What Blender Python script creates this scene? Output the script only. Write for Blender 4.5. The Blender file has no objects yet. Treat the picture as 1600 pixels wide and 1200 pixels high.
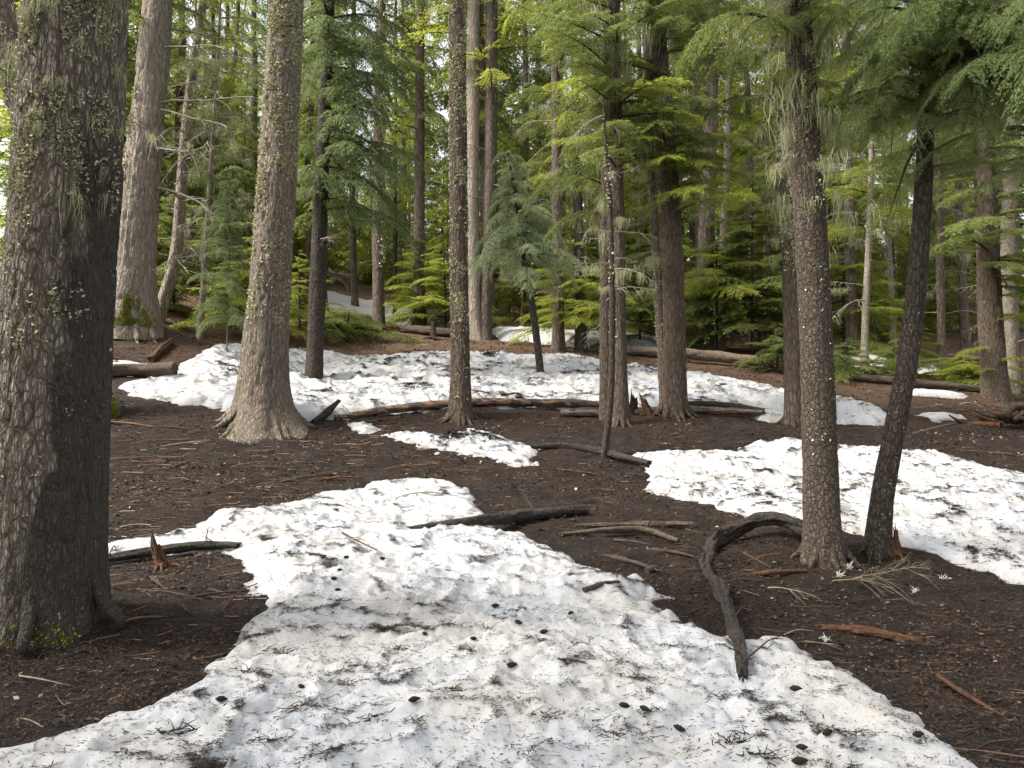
import bpy, math, random
import numpy as np
from mathutils import Matrix, Vector

rng = np.random.default_rng(7)
random.seed(7)
SC = bpy.context.scene
COL = SC.collection

# ------------------------------------------------------------------ camera
EYE = 1.6
PITCH = math.radians(3.0)
FPX = 1186.0
cam_d = bpy.data.cameras.new('camera')
cam_d.sensor_width = 36.0
cam_d.lens = 36.0 * FPX / 1600.0
cam_d.clip_start = 0.05
cam_d.clip_end = 2000.0
cam = bpy.data.objects.new('camera', cam_d)
cam.location = (0, 0, EYE)
cam.rotation_euler = (math.radians(90) + PITCH, 0, 0)
COL.objects.link(cam)
SC.camera = cam

# ------------------------------------------------------------------ world, sun, exposure
SUN_EL, SUN_AZ = math.radians(48), math.radians(256)      # azimuth clockwise from +Y
world = bpy.data.worlds.new('World')
SC.world = world
world.use_nodes = True
wn = world.node_tree
bg = wn.nodes['Background']
sky = wn.nodes.new('ShaderNodeTexSky')
sky.sky_type = 'NISHITA'
sky.sun_disc = False
sky.sun_elevation = SUN_EL
sky.sun_rotation = SUN_AZ
sky.air_density = 1.0
sky.dust_density = 4.0
sky.ozone_density = 0.6
hs = wn.nodes.new('ShaderNodeHueSaturation')          # thin bright cloud: the sky is nearly white
hs.inputs['Saturation'].default_value = 0.22
wn.links.new(sky.outputs[0], hs.inputs['Color'])
wn.links.new(hs.outputs[0], bg.inputs[0])
bg.inputs[1].default_value = 0.15
sun_d = bpy.data.lights.new('sun', 'SUN')
sun_d.energy = 2.2
sun_d.angle = math.radians(18)
sun_d.color = (1.0, 0.95, 0.86)
sun = bpy.data.objects.new('sun', sun_d)
sdir = Vector((math.sin(SUN_AZ) * math.cos(SUN_EL), math.cos(SUN_AZ) * math.cos(SUN_EL), math.sin(SUN_EL)))
sun.rotation_euler = sdir.to_track_quat('Z', 'Y').to_euler()
sun.location = (-20, -20, 40)
COL.objects.link(sun)
SC.view_settings.view_transform = 'Standard'
SC.view_settings.look = 'None'
SC.view_settings.gamma = 1.0
SC.view_settings.exposure = 1.5
SC.view_settings.use_curve_mapping = False
SC.render.engine = 'CYCLES'
SC.cycles.use_denoising = True
SC.cycles.use_adaptive_sampling = True
SC.cycles.adaptive_threshold = 0.025
SC.cycles.max_bounces = 5
SC.cycles.diffuse_bounces = 3
SC.cycles.glossy_bounces = 2
SC.cycles.transmission_bounces = 3

# ------------------------------------------------------------------ noise helpers
def _hash(ix, iy, iz, seed):
    h = (ix.astype(np.uint32) * np.uint32(374761393) + iy.astype(np.uint32) * np.uint32(668265263)
         + iz.astype(np.uint32) * np.uint32(2147483647) + np.uint32((seed * 974634777 + 12345) & 0xffffffff))
    h = (h ^ (h >> np.uint32(13))) * np.uint32(1274126177)
    h = (h ^ (h >> np.uint32(15))) * np.uint32(2246822519)
    return ((h ^ (h >> np.uint32(16))) & np.uint32(0xffffff)).astype(np.float64) / 8388607.5 - 1.0

def noise3(x, y, z, seed=0):
    x, y, z = np.broadcast_arrays(np.asarray(x, float), np.asarray(y, float), np.asarray(z, float))
    ix, iy, iz = np.floor(x).astype(np.int64), np.floor(y).astype(np.int64), np.floor(z).astype(np.int64)
    fx, fy, fz = x - ix, y - iy, z - iz
    ux, uy, uz = (f * f * f * (f * (f * 6 - 15) + 10) for f in (fx, fy, fz))
    r = 0
    for dx in (0, 1):
        wx = ux if dx else 1 - ux
        for dy in (0, 1):
            wy = uy if dy else 1 - uy
            for dz in (0, 1):
                wz = uz if dz else 1 - uz
                r = r + wx * wy * wz * _hash(ix + dx, iy + dy, iz + dz, seed)
    return r

def noise2(x, y, seed=0):
    x, y = np.broadcast_arrays(np.asarray(x, float), np.asarray(y, float))
    ix, iy = np.floor(x).astype(np.int64), np.floor(y).astype(np.int64)
    fx, fy = x - ix, y - iy
    ux, uy = (f * f * f * (f * (f * 6 - 15) + 10) for f in (fx, fy))
    iz = np.zeros_like(ix)
    r = 0
    for dx in (0, 1):
        wx = ux if dx else 1 - ux
        for dy in (0, 1):
            wy = uy if dy else 1 - uy
            r = r + wx * wy * _hash(ix + dx, iy + dy, iz, seed)
    return r

def fbm2(x, y, oct=4, seed=0):
    r, a, f = 0, 1.0, 1.0
    for o in range(oct):
        r = r + a * noise2(x * f + o * 17.3, y * f - o * 9.1, seed + o)
        a *= 0.5
        f *= 2.03
    return r

def sstep(a, b, x):
    t = np.clip((np.asarray(x, float) - a) / (b - a), 0, 1)
    return t * t * (3 - 2 * t)

# ------------------------------------------------------------------ terrain height
_py = np.array([-60, -20, 0, 3.3, 5, 7, 9.5, 11.2, 12.5, 16, 20, 28, 40, 60, 100, 160, 260], float)
_pz = np.array([-3, -1.0, 0, .10, .175, .375, .81, 1.24, 1.60, 2.43, 3.45, 5.4, 8.2, 13, 22, 34, 50], float)
_ys = np.arange(-60, 260, 0.1)
_zs = np.interp(_ys, _py, _pz)
_k = np.hanning(19); _k /= _k.sum()
_zs = np.convolve(np.pad(_zs, 9, mode='edge'), _k, mode='valid')
MOUNDS = []          # (x, y, height, radius)

def terrain(x, y):
    x = np.asarray(x, float); y = np.asarray(y, float)
    z = np.interp(y, _ys, _zs)
    z = z + 0.19 * np.maximum(0, -x - 4) * sstep(8, 18, y) / (1 + np.maximum(0, -x - 14) * .06)
    z = z - 0.055 * np.maximum(0, x - 1) * sstep(9, 18, y) / (1 + np.maximum(0, x - 20) * .04)
    z = z + 0.05 * noise2(x / 1.7, y / 1.7, 3) + 0.10 * sstep(13, 30, y) * noise2(x / 4.0, y / 4.0, 5)
    for (mx, my, mh, mr) in MOUNDS:
        z = z + mh * np.exp(-((x - mx) ** 2 + (y - my) ** 2) / (mr * mr))
    return z

CP, SP = math.cos(PITCH), math.sin(PITCH)

def ray(px, py):
    a = (px - 800.0) / FPX
    b = (600.0 - py) / FPX
    return np.array([a, CP - b * SP, SP + b * CP])

_tt = 1.8 * np.exp(np.linspace(0, math.log(90), 2600))

def ground(px, py):
    """the point of the hillside seen at a pixel of the photograph"""
    d = ray(px, py)
    P = d[None, :] * _tt[:, None]
    zz = P[:, 2] + EYE
    below = zz < terrain(P[:, 0], P[:, 1])
    i = int(np.argmax(below)) if below.any() else 1800
    return np.array([P[i, 0], P[i, 1], float(terrain(P[i, 0], P[i, 1]))])

def at_depth(px, py, Y):
    d = ray(px, py)
    t = Y / d[1]
    return np.array([d[0] * t, Y, d[2] * t + EYE])

def project(P):
    P = np.asarray(P, float)
    v = P - np.array([0, 0, EYE])
    f = v[..., 1] * CP + v[..., 2] * SP
    u = -v[..., 1] * SP + v[..., 2] * CP
    return 800 + FPX * v[..., 0] / f, 600 - FPX * u / f

# ------------------------------------------------------------------ mesh helpers
class MB:
    """collects vertices and faces (numpy) and links them as one mesh object"""
    def __init__(self):
        self.v, self.f, self.n, self.tone, self.mi = [], [], 0, [], []
    def add(self, v, f, tone=None, mi=0):
        v = np.asarray(v, float).reshape(-1, 3)
        f = np.asarray(f, np.int64)
        self.v.append(v)
        self.f.append(f + self.n)
        self.mi.append(np.full(len(f), mi))
        t = np.zeros(len(v)) if tone is None else np.broadcast_to(np.asarray(tone, float), (len(v),))
        self.tone.append(t)
        self.n += len(v)
    def mesh(self, name, mats, smooth=True):
        me = bpy.data.meshes.new(name)
        V = np.concatenate(self.v)
        me.vertices.add(len(V))
        me.vertices.foreach_set('co', V.astype(np.float32).ravel())
        loops = np.concatenate([f.ravel() for f in self.f])
        tot = np.concatenate([np.full(len(f), f.shape[1]) for f in self.f])
        st = np.concatenate([[0], np.cumsum(tot)[:-1]])
        me.loops.add(len(loops))
        me.loops.foreach_set('vertex_index', loops.astype(np.int32))
        me.polygons.add(len(tot))
        me.polygons.foreach_set('loop_start', st.astype(np.int32))
        me.polygons.foreach_set('loop_total', tot.astype(np.int32))
        me.polygons.foreach_set('use_smooth', np.full(len(tot), smooth))
        mats = mats if isinstance(mats, (list, tuple)) else [mats]
        for m in mats:
            me.materials.append(m)
        if len(mats) > 1:
            me.polygons.foreach_set('material_index', np.concatenate(self.mi).astype(np.int32))
        a = me.attributes.new('tone', 'FLOAT', 'POINT')
        a.data.foreach_set('value', np.concatenate(self.tone).astype(np.float32))
        me.update(calc_edges=True)
        return me

def link(name, me, parent=None, matrix=None):
    o = bpy.data.objects.new(name, me)
    COL.objects.link(o)
    if parent is not None:
        o.parent = parent
    if matrix is not None:
        o.matrix_local = matrix
    return o

def tag(o, label=None, cat=None, group=None, kind=None):
    if label: o['label'] = label
    if cat: o['category'] = cat
    if group: o['group'] = group
    if kind: o['kind'] = kind
    return o

def empty(name, loc, label, cat, group=None):
    o = bpy.data.objects.new(name, None)
    COL.objects.link(o)
    o.location = loc
    o.empty_display_size = 0.2
    return tag(o, label, cat, group)

def unit(v):
    v = np.asarray(v, float)
    return v / np.maximum(np.linalg.norm(v, axis=-1, keepdims=True), 1e-9)

def resample(P, R, n, smooth=2):
    P = np.asarray(P, float); R = np.asarray(R, float)
    s = np.concatenate([[0], np.cumsum(np.linalg.norm(np.diff(P, axis=0), axis=1))])
    t = np.linspace(0, s[-1], n)
    Q = np.stack([np.interp(t, s, P[:, i]) for i in range(3)], 1)
    r = np.interp(t, s, R)
    w = max(1, int(n / max(len(P), 2) / 2))
    for _ in range(smooth):
        k = 2 * w + 1
        for i in range(3):
            a = np.concatenate([2 * Q[0, i] - Q[w:0:-1, i], Q[:, i], 2 * Q[-1, i] - Q[-2:-w - 2:-1, i]])
            Q[:, i] = np.convolve(a, np.ones(k) / k, mode='valid')
        a = np.pad(r, w, mode='edge')
        r = np.convolve(a, np.ones(k) / k, mode='valid')
    return Q, r, t

def frames(Q):
    T = unit(np.gradient(Q, axis=0))
    N = np.zeros_like(T)
    up = np.array([0, 0, 1.0]) if abs(T[0, 2]) < .9 else np.array([1.0, 0, 0])
    n = up - T[0] * np.dot(up, T[0])
    N[0] = n / np.linalg.norm(n)
    for i in range(1, len(Q)):
        n = N[i - 1] - T[i] * np.dot(N[i - 1], T[i])
        N[i] = n / max(np.linalg.norm(n), 1e-9)
    return T, N, np.cross(T, N)

def grid_faces(nr, ns, closed=True):
    i = np.arange(nr - 1)[:, None]
    j = np.arange(ns if closed else ns - 1)[None, :]
    a = i * ns + j
    b = i * ns + (j + 1) % ns
    return np.stack([a, b, b + ns, a + ns], -1).reshape(-1, 4)

def add_tube(mb, Q, r, ns=8, tone=0.0, rough=0.0, seed=0, rscale=6.0, cap=True, mi=0, broken=0.0):
    """a tapering tube along Q with lumpy skin; broken > 0 gives splintered ends"""
    T, N, B = frames(Q)
    th = np.linspace(0, 2 * np.pi, ns, endpoint=False)
    c, s = np.cos(th), np.sin(th)
    R = np.repeat(np.asarray(r, float)[:, None], ns, 1)
    L = np.concatenate([[0], np.cumsum(np.linalg.norm(np.diff(Q, axis=0), axis=1))])
    if rough:
        k = rscale
        cc, ss, LL = c[None], s[None], L[:, None]
        n = noise3(cc * 1.4, ss * 1.4, LL * k / 2.2, seed)
        n2 = noise3(cc * 3.2, ss * 3.2, LL * k * .9, seed + 1)
        n3 = noise3(cc * 6.5 + .5 * n2, ss * 6.5, LL * k * 1.3, seed + 2)
        fur = -np.exp(-(n3 / .22) ** 2)
        plate_ = np.floor((n2 + n3 * .6) * 2.2) / 2.2
        R = R * (1 + rough * (n + .45 * n2 + .55 * fur + .4 * plate_))
    V = Q[:, None, :] + R[..., None] * (N[:, None, :] * c[None, :, None] + B[:, None, :] * s[None, :, None])
    if broken:
        for e, sg in ((0, -1), (-1, 1)):
            off = broken * (0.5 + noise3(c * 2.2, s * 2.2, 0.3 + e, seed + 5)) * r[e] * 2
            V[e] += sg * T[e][None] * off[:, None]
    mb.add(V.reshape(-1, 3), grid_faces(len(Q), ns), tone, mi)
    if cap:
        for e in (0, -1):
            ring = V[e]
            ctr = ring.mean(0) - (0 if not broken else .6) * (T[e] * (1 if e == -1 else -1)) * r[e] * broken
            vv = np.concatenate([ring, ctr[None]])
            j = np.arange(ns)
            f = np.stack([j, (j + 1) % ns, np.full(ns, ns)], 1)
            if e == 0: f = f[:, ::-1]
            mb.add(vv, f, tone, mi)

def add_quads(mb, B, D, S, ln, w, tone, mid=.45, mi=0):
    """leaf-shaped quads: base B, direction D, side S"""
    n = len(B)
    ln = np.broadcast_to(ln, (n,))[:, None]; w = np.broadcast_to(w, (n,))[:, None]
    V = np.stack([B, B + D * ln * mid + S * w * .5, B + D * ln, B + D * ln * mid - S * w * .5], 1)
    f = np.arange(n * 4).reshape(n, 4)
    mb.add(V.reshape(-1, 3), f, np.repeat(np.broadcast_to(tone, (n,)), 4), mi)

# ------------------------------------------------------------------ materials
def mat(name):
    m = bpy.data.materials.new(name)
    m.use_nodes = True
    nt = m.node_tree
    b = nt.nodes['Principled BSDF']
    return m, nt, b

def N(nt, typ, **kw):
    n = nt.nodes.new(typ)
    for k, v in kw.items():
        if k == 'inp':
            for a, b in v.items():
                n.inputs[a].default_value = b
        else:
            setattr(n, k, v)
    return n

def ramp(nt, stops, src=None, interp='LINEAR'):
    r = nt.nodes.new('ShaderNodeValToRGB')
    r.color_ramp.interpolation = interp
    e = r.color_ramp.elements
    while len(e) < len(stops):
        e.new(0.5)
    for x, (p, c) in zip(e, stops):
        x.position = p
        x.color = (c, c, c, 1) if isinstance(c, (int, float)) else (*c, 1)
    if src is not None:
        nt.links.new(src, r.inputs[0])
    return r

def mixc(nt, fac, a, b, blend='MIX'):
    m = nt.nodes.new('ShaderNodeMix')
    m.data_type = 'RGBA'
    m.blend_type = blend
    for s, v in ((m.inputs['Factor'], fac), (m.inputs[6], a), (m.inputs[7], b)):
        if isinstance(v, (int, float)): s.default_value = v
        elif isinstance(v, tuple): s.default_value = (*v, 1)
        else: nt.links.new(v, s)
    return m.outputs[2]

def math_n(nt, op, a, b=None, c=None, clamp=False):
    m = nt.nodes.new('ShaderNodeMath'); m.operation = op; m.use_clamp = clamp
    for i, v in enumerate((a, b, c)):
        if v is None: continue
        if isinstance(v, (int, float)): m.inputs[i].default_value = v
        else: nt.links.new(v, m.inputs[i])
    return m.outputs[0]

def mapped(nt, scale, coord='Object', distort=0.0, dscale=3.0):
    tc = N(nt, 'ShaderNodeTexCoord')
    mp = N(nt, 'ShaderNodeMapping')
    mp.inputs['Scale'].default_value = scale
    nt.links.new(tc.outputs[coord], mp.inputs[0])
    out = mp.outputs[0]
    if distort:
        nz = N(nt, 'ShaderNodeTexNoise', inp={'Scale': dscale, 'Detail': 2.0})
        nt.links.new(mp.outputs[0], nz.inputs['Vector'])
        vm = N(nt, 'ShaderNodeVectorMath', operation='MULTIPLY_ADD')
        nt.links.new(nz.outputs['Color'], vm.inputs[0])
        vm.inputs[1].default_value = (distort,) * 3
        nt.links.new(out, vm.inputs[2])
        out = vm.outputs[0]
    return out

def noise_n(nt, vec, scale, detail=4.0, rough=.55):
    n = N(nt, 'ShaderNodeTexNoise', inp={'Scale': scale, 'Detail': detail, 'Roughness': rough})
    if vec is not None: nt.links.new(vec, n.inputs['Vector'])
    return n.outputs['Fac']

def bark(name, plate, plate2, fissure, scale=9.0, zs=.32, lichen=None, lichen_amt=.62, bump=.9, dark_side=None, dist=.03):
    m, nt, b = mat(name)
    v = mapped(nt, (scale, scale, scale * zs), distort=.9, dscale=1.1)
    vo = N(nt, 'ShaderNodeTexVoronoi', feature='DISTANCE_TO_EDGE', inp={'Scale': 1.0, 'Randomness': 1.0})
    nt.links.new(v, vo.inputs['Vector'])
    gap = ramp(nt, [(0.0, 0.0), (.16, .75), (.5, 1.0)], vo.outputs['Distance'])
    v2 = mapped(nt, (scale * 2.6, scale * 2.6, scale * zs * 2.2), distort=.6, dscale=1.5)
    vo2 = N(nt, 'ShaderNodeTexVoronoi', feature='DISTANCE_TO_EDGE', inp={'Scale': 1.0})
    nt.links.new(v2, vo2.inputs['Vector'])
    gap2 = ramp(nt, [(0.0, 0.35), (.2, 1.0)], vo2.outputs['Distance'])
    vobj = mapped(nt, (1, 1, 1))
    n1 = noise_n(nt, vobj, 2.3, 5)
    n2 = noise_n(nt, vobj, 38.0, 4, .7)
    col = mixc(nt, ramp(nt, [(.32, 0.0), (.68, 1.0)], n1).outputs[0], plate, plate2)
    col = mixc(nt, math_n(nt, 'MULTIPLY', n2, .8), col, tuple(c * .45 for c in plate))
    hh = math_n(nt, 'MULTIPLY', gap.outputs[0], gap2.outputs[0])
    col = mixc(nt, hh, fissure, col)
    if dark_side is not None:
        # much darker bark down one side of the trunk, with a ragged edge
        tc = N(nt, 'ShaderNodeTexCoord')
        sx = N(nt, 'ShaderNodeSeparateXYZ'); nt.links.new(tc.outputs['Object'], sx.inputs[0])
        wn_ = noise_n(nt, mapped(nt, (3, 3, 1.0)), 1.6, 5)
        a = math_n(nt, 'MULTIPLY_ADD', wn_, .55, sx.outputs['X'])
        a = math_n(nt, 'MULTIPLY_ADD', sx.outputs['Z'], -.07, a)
        w = ramp(nt, [(dark_side, 0.0), (dark_side + .04, 1.0)], a)
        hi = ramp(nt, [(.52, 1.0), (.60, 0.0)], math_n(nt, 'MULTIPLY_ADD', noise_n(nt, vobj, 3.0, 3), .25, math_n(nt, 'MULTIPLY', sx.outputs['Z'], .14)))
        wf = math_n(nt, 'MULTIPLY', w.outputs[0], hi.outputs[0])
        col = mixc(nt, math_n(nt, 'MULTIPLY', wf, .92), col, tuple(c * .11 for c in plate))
    if lichen is not None:
        ln = noise_n(nt, vobj, 26.0, 5, .65)
        lb = noise_n(nt, vobj, 1.6, 3)
        la = math_n(nt, 'MULTIPLY_ADD', lb, .22, ln)
        lm = ramp(nt, [(lichen_amt + .10, 0.0), (lichen_amt + .15, 1.0)], la)
        col = mixc(nt, math_n(nt, 'MULTIPLY', lm.outputs[0], .8), col, lichen)
    nt.links.new(col, b.inputs['Base Color'])
    b.inputs['Roughness'].default_value = .92
    b.inputs['Specular IOR Level'].default_value = .2
    h = math_n(nt, 'MULTIPLY_ADD', n2, .35, hh)
    bp = N(nt, 'ShaderNodeBump', inp={'Strength': bump, 'Distance': dist})
    nt.links.new(h, bp.inputs['Height'])
    nt.links.new(bp.outputs[0], b.inputs['Normal'])
    return m

PALE = (.42, .42, .34)
BARK = {
    'near':   bark('bark_near', (.50, .435, .35), (.37, .315, .25), (.09, .07, .052), 20, .30, PALE, .68, 1.0, dark_side=.36, dist=.035),
    'grey':   bark('bark_grey', (.50, .425, .335), (.38, .32, .25), (.125, .098, .073), 20, .22, PALE, .68, 1.0, dist=.03),
    'giant':  bark('bark_giant', (.66, .58, .475), (.54, .465, .375), (.22, .178, .138), 15, .2, None, .7, 1.0, dist=.04),
    'dark':   bark('bark_dark', (.155, .13, .103), (.095, .078, .061), (.026, .021, .016), 26, .30, PALE, .66, .9, dist=.02),
    'scaly':  bark('bark_scaly', (.29, .23, .175), (.20, .16, .12), (.048, .036, .027), 27, .55, PALE, .80, 1.0, dist=.02),
    'brown':  bark('bark_brown', (.31, .24, .18), (.21, .16, .12), (.055, .041, .03), 24, .20, PALE, .72, 1.0, dist=.025),
    'umber':  bark('bark_umber', (.21, .168, .13), (.135, .106, .082), (.030, .023, .018), 26, .34, PALE, .72, 1.0, dist=.02),
    'pale':   bark('bark_pale', (.52, .46, .37), (.36, .305, .24), (.12, .095, .072), 26, .25, PALE, .6, .7, dist=.015),
    'far':    bark('bark_far', (.30, .245, .19), (.21, .168, .13), (.07, .053, .04), 12, .2, PALE, .64, .8, dist=.04),
}

def foliage(name, dark, midc, light, trans=.42):
    m, nt, b = mat(name)
    at = N(nt, 'ShaderNodeAttribute', attribute_name='tone')
    oi = N(nt, 'ShaderNodeObjectInfo')
    f = math_n(nt, 'MULTIPLY_ADD', oi.outputs['Random'], .35, math_n(nt, 'MULTIPLY', at.outputs['Fac'], .75))
    r = ramp(nt, [(0.0, dark), (.5, midc), (1.0, light)], f)
    nt.links.new(r.outputs[0], b.inputs['Base Color'])
    b.inputs['Roughness'].default_value = .55
    b.inputs['Specular IOR Level'].default_value = .35
    tr = N(nt, 'ShaderNodeBsdfTranslucent')
    tc = mixc(nt, .5, r.outputs[0], tuple(min(1, c * 1.7) for c in light))
    nt.links.new(tc, tr.inputs['Color'])
    mx = N(nt, 'ShaderNodeMixShader'); mx.inputs[0].default_value = trans
    nt.links.new(b.outputs[0], mx.inputs[1]); nt.links.new(tr.outputs[0], mx.inputs[2])
    nt.links.new(mx.outputs[0], nt.nodes['Material Output'].inputs[0])
    return m

FOL = {
    'hemlock': foliage('needles_hemlock', (.050, .074, .022), (.108, .140, .036), (.195, .222, .056), .5),
    'blue':    foliage('needles_blue', (.044, .068, .030), (.092, .128, .048), (.160, .200, .070), .46),
    'silver':  foliage('needles_silver', (.075, .110, .042), (.150, .195, .072), (.240, .285, .110), .55),
    'frost':   foliage('needles_frost', (.14, .18, .095), (.25, .30, .16), (.36, .41, .23), .52),
    'bright':  foliage('needles_bright', (.090, .120, .022), (.185, .215, .034), (.305, .33, .056), .58),
}
def simple(name, c1, c2, scale=20, rough=.9, bump=.3, dist=.01, stretch=(1, 1, 1), tone=False, trans=0.0):
    m, nt, b = mat(name)
    v = mapped(nt, stretch)
    n = noise_n(nt, v, scale, 5, .65)
    f = ramp(nt, [(.3, 0.0), (.7, 1.0)], n).outputs[0]
    if tone:
        at = N(nt, 'ShaderNodeAttribute', attribute_name='tone')
        f = at.outputs['Fac']
    col = mixc(nt, f, c1, c2)
    nt.links.new(col, b.inputs['Base Color'])
    b.inputs['Roughness'].default_value = rough
    b.inputs['Specular IOR Level'].default_value = .2
    if bump:
        bp = N(nt, 'ShaderNodeBump', inp={'Strength': bump, 'Distance': dist})
        nt.links.new(n, bp.inputs['Height']); nt.links.new(bp.outputs[0], b.inputs['Normal'])
    if trans:
        tr = N(nt, 'ShaderNodeBsdfTranslucent'); nt.links.new(col, tr.inputs['Color'])
        mx = N(nt, 'ShaderNodeMixShader'); mx.inputs[0].default_value = trans
        nt.links.new(b.outputs[0], mx.inputs[1]); nt.links.new(tr.outputs[0], mx.inputs[2])
        nt.links.new(mx.outputs[0], nt.nodes['Material Output'].inputs[0])
    return m

M_LICHEN = simple('lichen_beard', (.27, .29, .14), (.45, .45, .27), tone=True, bump=0, trans=.35)
M_CRUST = simple('lichen_tuft', (.34, .33, .20), (.56, .53, .35), tone=True, bump=0)
M_WHITE_LICHEN = simple('lichen_white', (.45, .47, .40), (.62, .64, .56), 40)
M_MOSS = simple('moss', (.12, .15, .012), (.34, .37, .03), tone=True, bump=0, trans=.2)
M_TWIG = simple('dead_twig', (.15, .125, .095), (.33, .29, .23), 14, stretch=(1, 1, 1))
M_TWIGDARK = simple('twig_dark', (.030, .022, .017), (.085, .062, .045), 30)
M_CONE = simple('cone_scales', (.014, .010, .008), (.06, .042, .03), 60, bump=.8)
M_CHAR = simple('charred_wood', (.009, .008, .007), (.068, .056, .046), 30, .85, 1.0, .03)
M_RUST = simple('rusty_rotten_wood', (.030, .016, .010), (.135, .068, .036), 30, .9, .9, .02)
M_LOGBARK = simple('log_bark', (.030, .023, .018), (.12, .090, .066), 26, .95, .9, .02)
M_GREYWOOD = simple('weathered_wood', (.070, .050, .037), (.20, .152, .112), 18, .9, .9, .02)

def log_wood():
    m, nt, b = mat('barkless_log')
    v = mapped(nt, (2.0, 9, 9))
    n = noise_n(nt, v, 2.2, 6, .6)
    g = noise_n(nt, mapped(nt, (1.5, 60, 60)), 1.0, 4)
    col = mixc(nt, ramp(nt, [(.35, 0.0), (.65, 1.0)], g).outputs[0], (.15, .078, .042), (.27, .165, .095))
    col = mixc(nt, ramp(nt, [(.46, 0.0), (.52, 1.0)], n).outputs[0], col, (.030, .022, .018))
    nt.links.new(col, b.inputs['Base Color'])
    b.inputs['Roughness'].default_value = .7
    bp = N(nt, 'ShaderNodeBump', inp={'Strength': .6, 'Distance': .012})
    nt.links.new(n, bp.inputs['Height']); nt.links.new(bp.outputs[0], b.inputs['Normal'])
    return m
M_LOGWOOD = log_wood()

def soil_mat():
    m, nt, b = mat('forest_soil')
    v = mapped(nt, (1, 1, 1))
    big = noise_n(nt, v, .35, 4)
    mid = noise_n(nt, v, 3.0, 5, .65)
    fine = noise_n(nt, v, 55.0, 5, .75)
    col = mixc(nt, ramp(nt, [(.38, 0.0), (.62, 1.0)], mid).outputs[0], (.008, .006, .0052), (.022, .0155, .0115))
    # dry reddish needle carpet further up the slope
    tc = N(nt, 'ShaderNodeTexCoord'); sx = N(nt, 'ShaderNodeSeparateXYZ'); nt.links.new(tc.outputs['Object'], sx.inputs[0])
    far = math_n(nt, 'MULTIPLY_ADD', big, 7.0, sx.outputs['Y'])
    fr = ramp(nt, [(0.0, 0.0), (1.0, 1.0)], math_n(nt, 'MULTIPLY_ADD', far, 1 / 9.0, -15.5 / 9.0, clamp=True))
    red = mixc(nt, mid, (.075, .046, .030), (.150, .088, .055))
    col = mixc(nt, fr.outputs[0], col, red)
    col = mixc(nt, ramp(nt, [(.48, 0.0), (.64, .9)], fine).outputs[0], col, (.050, .035, .025))
    col = mixc(nt, ramp(nt, [(.30, .7), (.45, 0.0)], fine).outputs[0], col, (.010, .007, .005))
    wa = N(nt, 'ShaderNodeAttribute', attribute_name='tone')      # soaked soil beside the melting snow
    col = mixc(nt, math_n(nt, 'MULTIPLY', wa.outputs['Fac'], .7), col, (.007, .0055, .005))
    nt.links.new(col, b.inputs['Base Color'])
    b.inputs['Specular IOR Level'].default_value = .15
    nt.links.new(math_n(nt, 'MULTIPLY_ADD', wa.outputs['Fac'], -.4, .95), b.inputs['Roughness'])
    h = math_n(nt, 'MULTIPLY_ADD', fine, .6, mid)
    bp = N(nt, 'ShaderNodeBump', inp={'Strength': .9, 'Distance': .03})
    nt.links.new(h, bp.inputs['Height']); nt.links.new(bp.outputs[0], b.inputs['Normal'])
    return m
M_SOIL = soil_mat()

def snow_mat():
    m, nt, b = mat('old_snow')
    at = N(nt, 'ShaderNodeAttribute', attribute_name='tone')
    v = mapped(nt, (1, 1, 1))
    fine = noise_n(nt, v, 70.0, 5, .75)
    med = noise_n(nt, v, 9.0, 5, .65)
    big = noise_n(nt, v, 1.3, 4)
    col = mixc(nt, ramp(nt, [(.40, 0.0), (.62, 1.0)], big).outputs[0], (.445, .455, .475), (.455, .44, .415))
    stain = ramp(nt, [(.52, 0.0), (.76, .5)], med)
    col = mixc(nt, stain.outputs[0], col, (.40, .355, .30))
    d = math_n(nt, 'MULTIPLY', at.outputs['Fac'], ramp(nt, [(.34, .2), (.56, 1.0)], fine).outputs[0])
    col = mixc(nt, math_n(nt, 'MULTIPLY', d, .9, clamp=True), col, (.12, .085, .06))
    col = mixc(nt, ramp(nt, [(.62, 0.0), (.72, .7)], fine).outputs[0], col, (.25, .20, .15))
    nt.links.new(col, b.inputs['Base Color'])
    b.inputs['Roughness'].default_value = .6
    b.inputs['Specular IOR Level'].default_value = .3
    b.inputs['Subsurface Weight'].default_value = .25
    b.inputs['Subsurface Radius'].default_value = (.05, .06, .08)
    b.inputs['Subsurface Scale'].default_value = .3
    bp = N(nt, 'ShaderNodeBump', inp={'Strength': .8, 'Distance': .025})
    nt.links.new(math_n(nt, 'MULTIPLY_ADD', fine, .35, med), bp.inputs['Height'])
    nt.links.new(bp.outputs[0], b.inputs['Normal'])
    return m
M_SNOW = snow_mat()

def litter_mat():
    m, nt, b = mat('litter')
    at = N(nt, 'ShaderNodeAttribute', attribute_name='tone')
    r = ramp(nt, [(0.0, (.012, .0085, .0065)), (.35, (.038, .026, .018)), (.6, (.095, .056, .034)), (.8, (.17, .102, .06)), (.93, (.23, .18, .115)), (1.0, (.34, .34, .25))], at.outputs['Fac'])
    nt.links.new(r.outputs[0], b.inputs['Base Color'])
    b.inputs['Roughness'].default_value = .85
    b.inputs['Specular IOR Level'].default_value = .25
    return m
M_LITTER = litter_mat()

# ------------------------------------------------------------------ mounds under some trees, then the ground sheet
for (px, py, h, r) in ((1300, 850, .16, .8), (720, 645, .12, .7), (1030, 640, .12, .9), (415, 655, .14, .9), (80, 985, .14, .9), (205, 512, .3, 1.3)):
    g = ground(px, py)
    MOUNDS.append((g[0], g[1], h, r))

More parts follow.
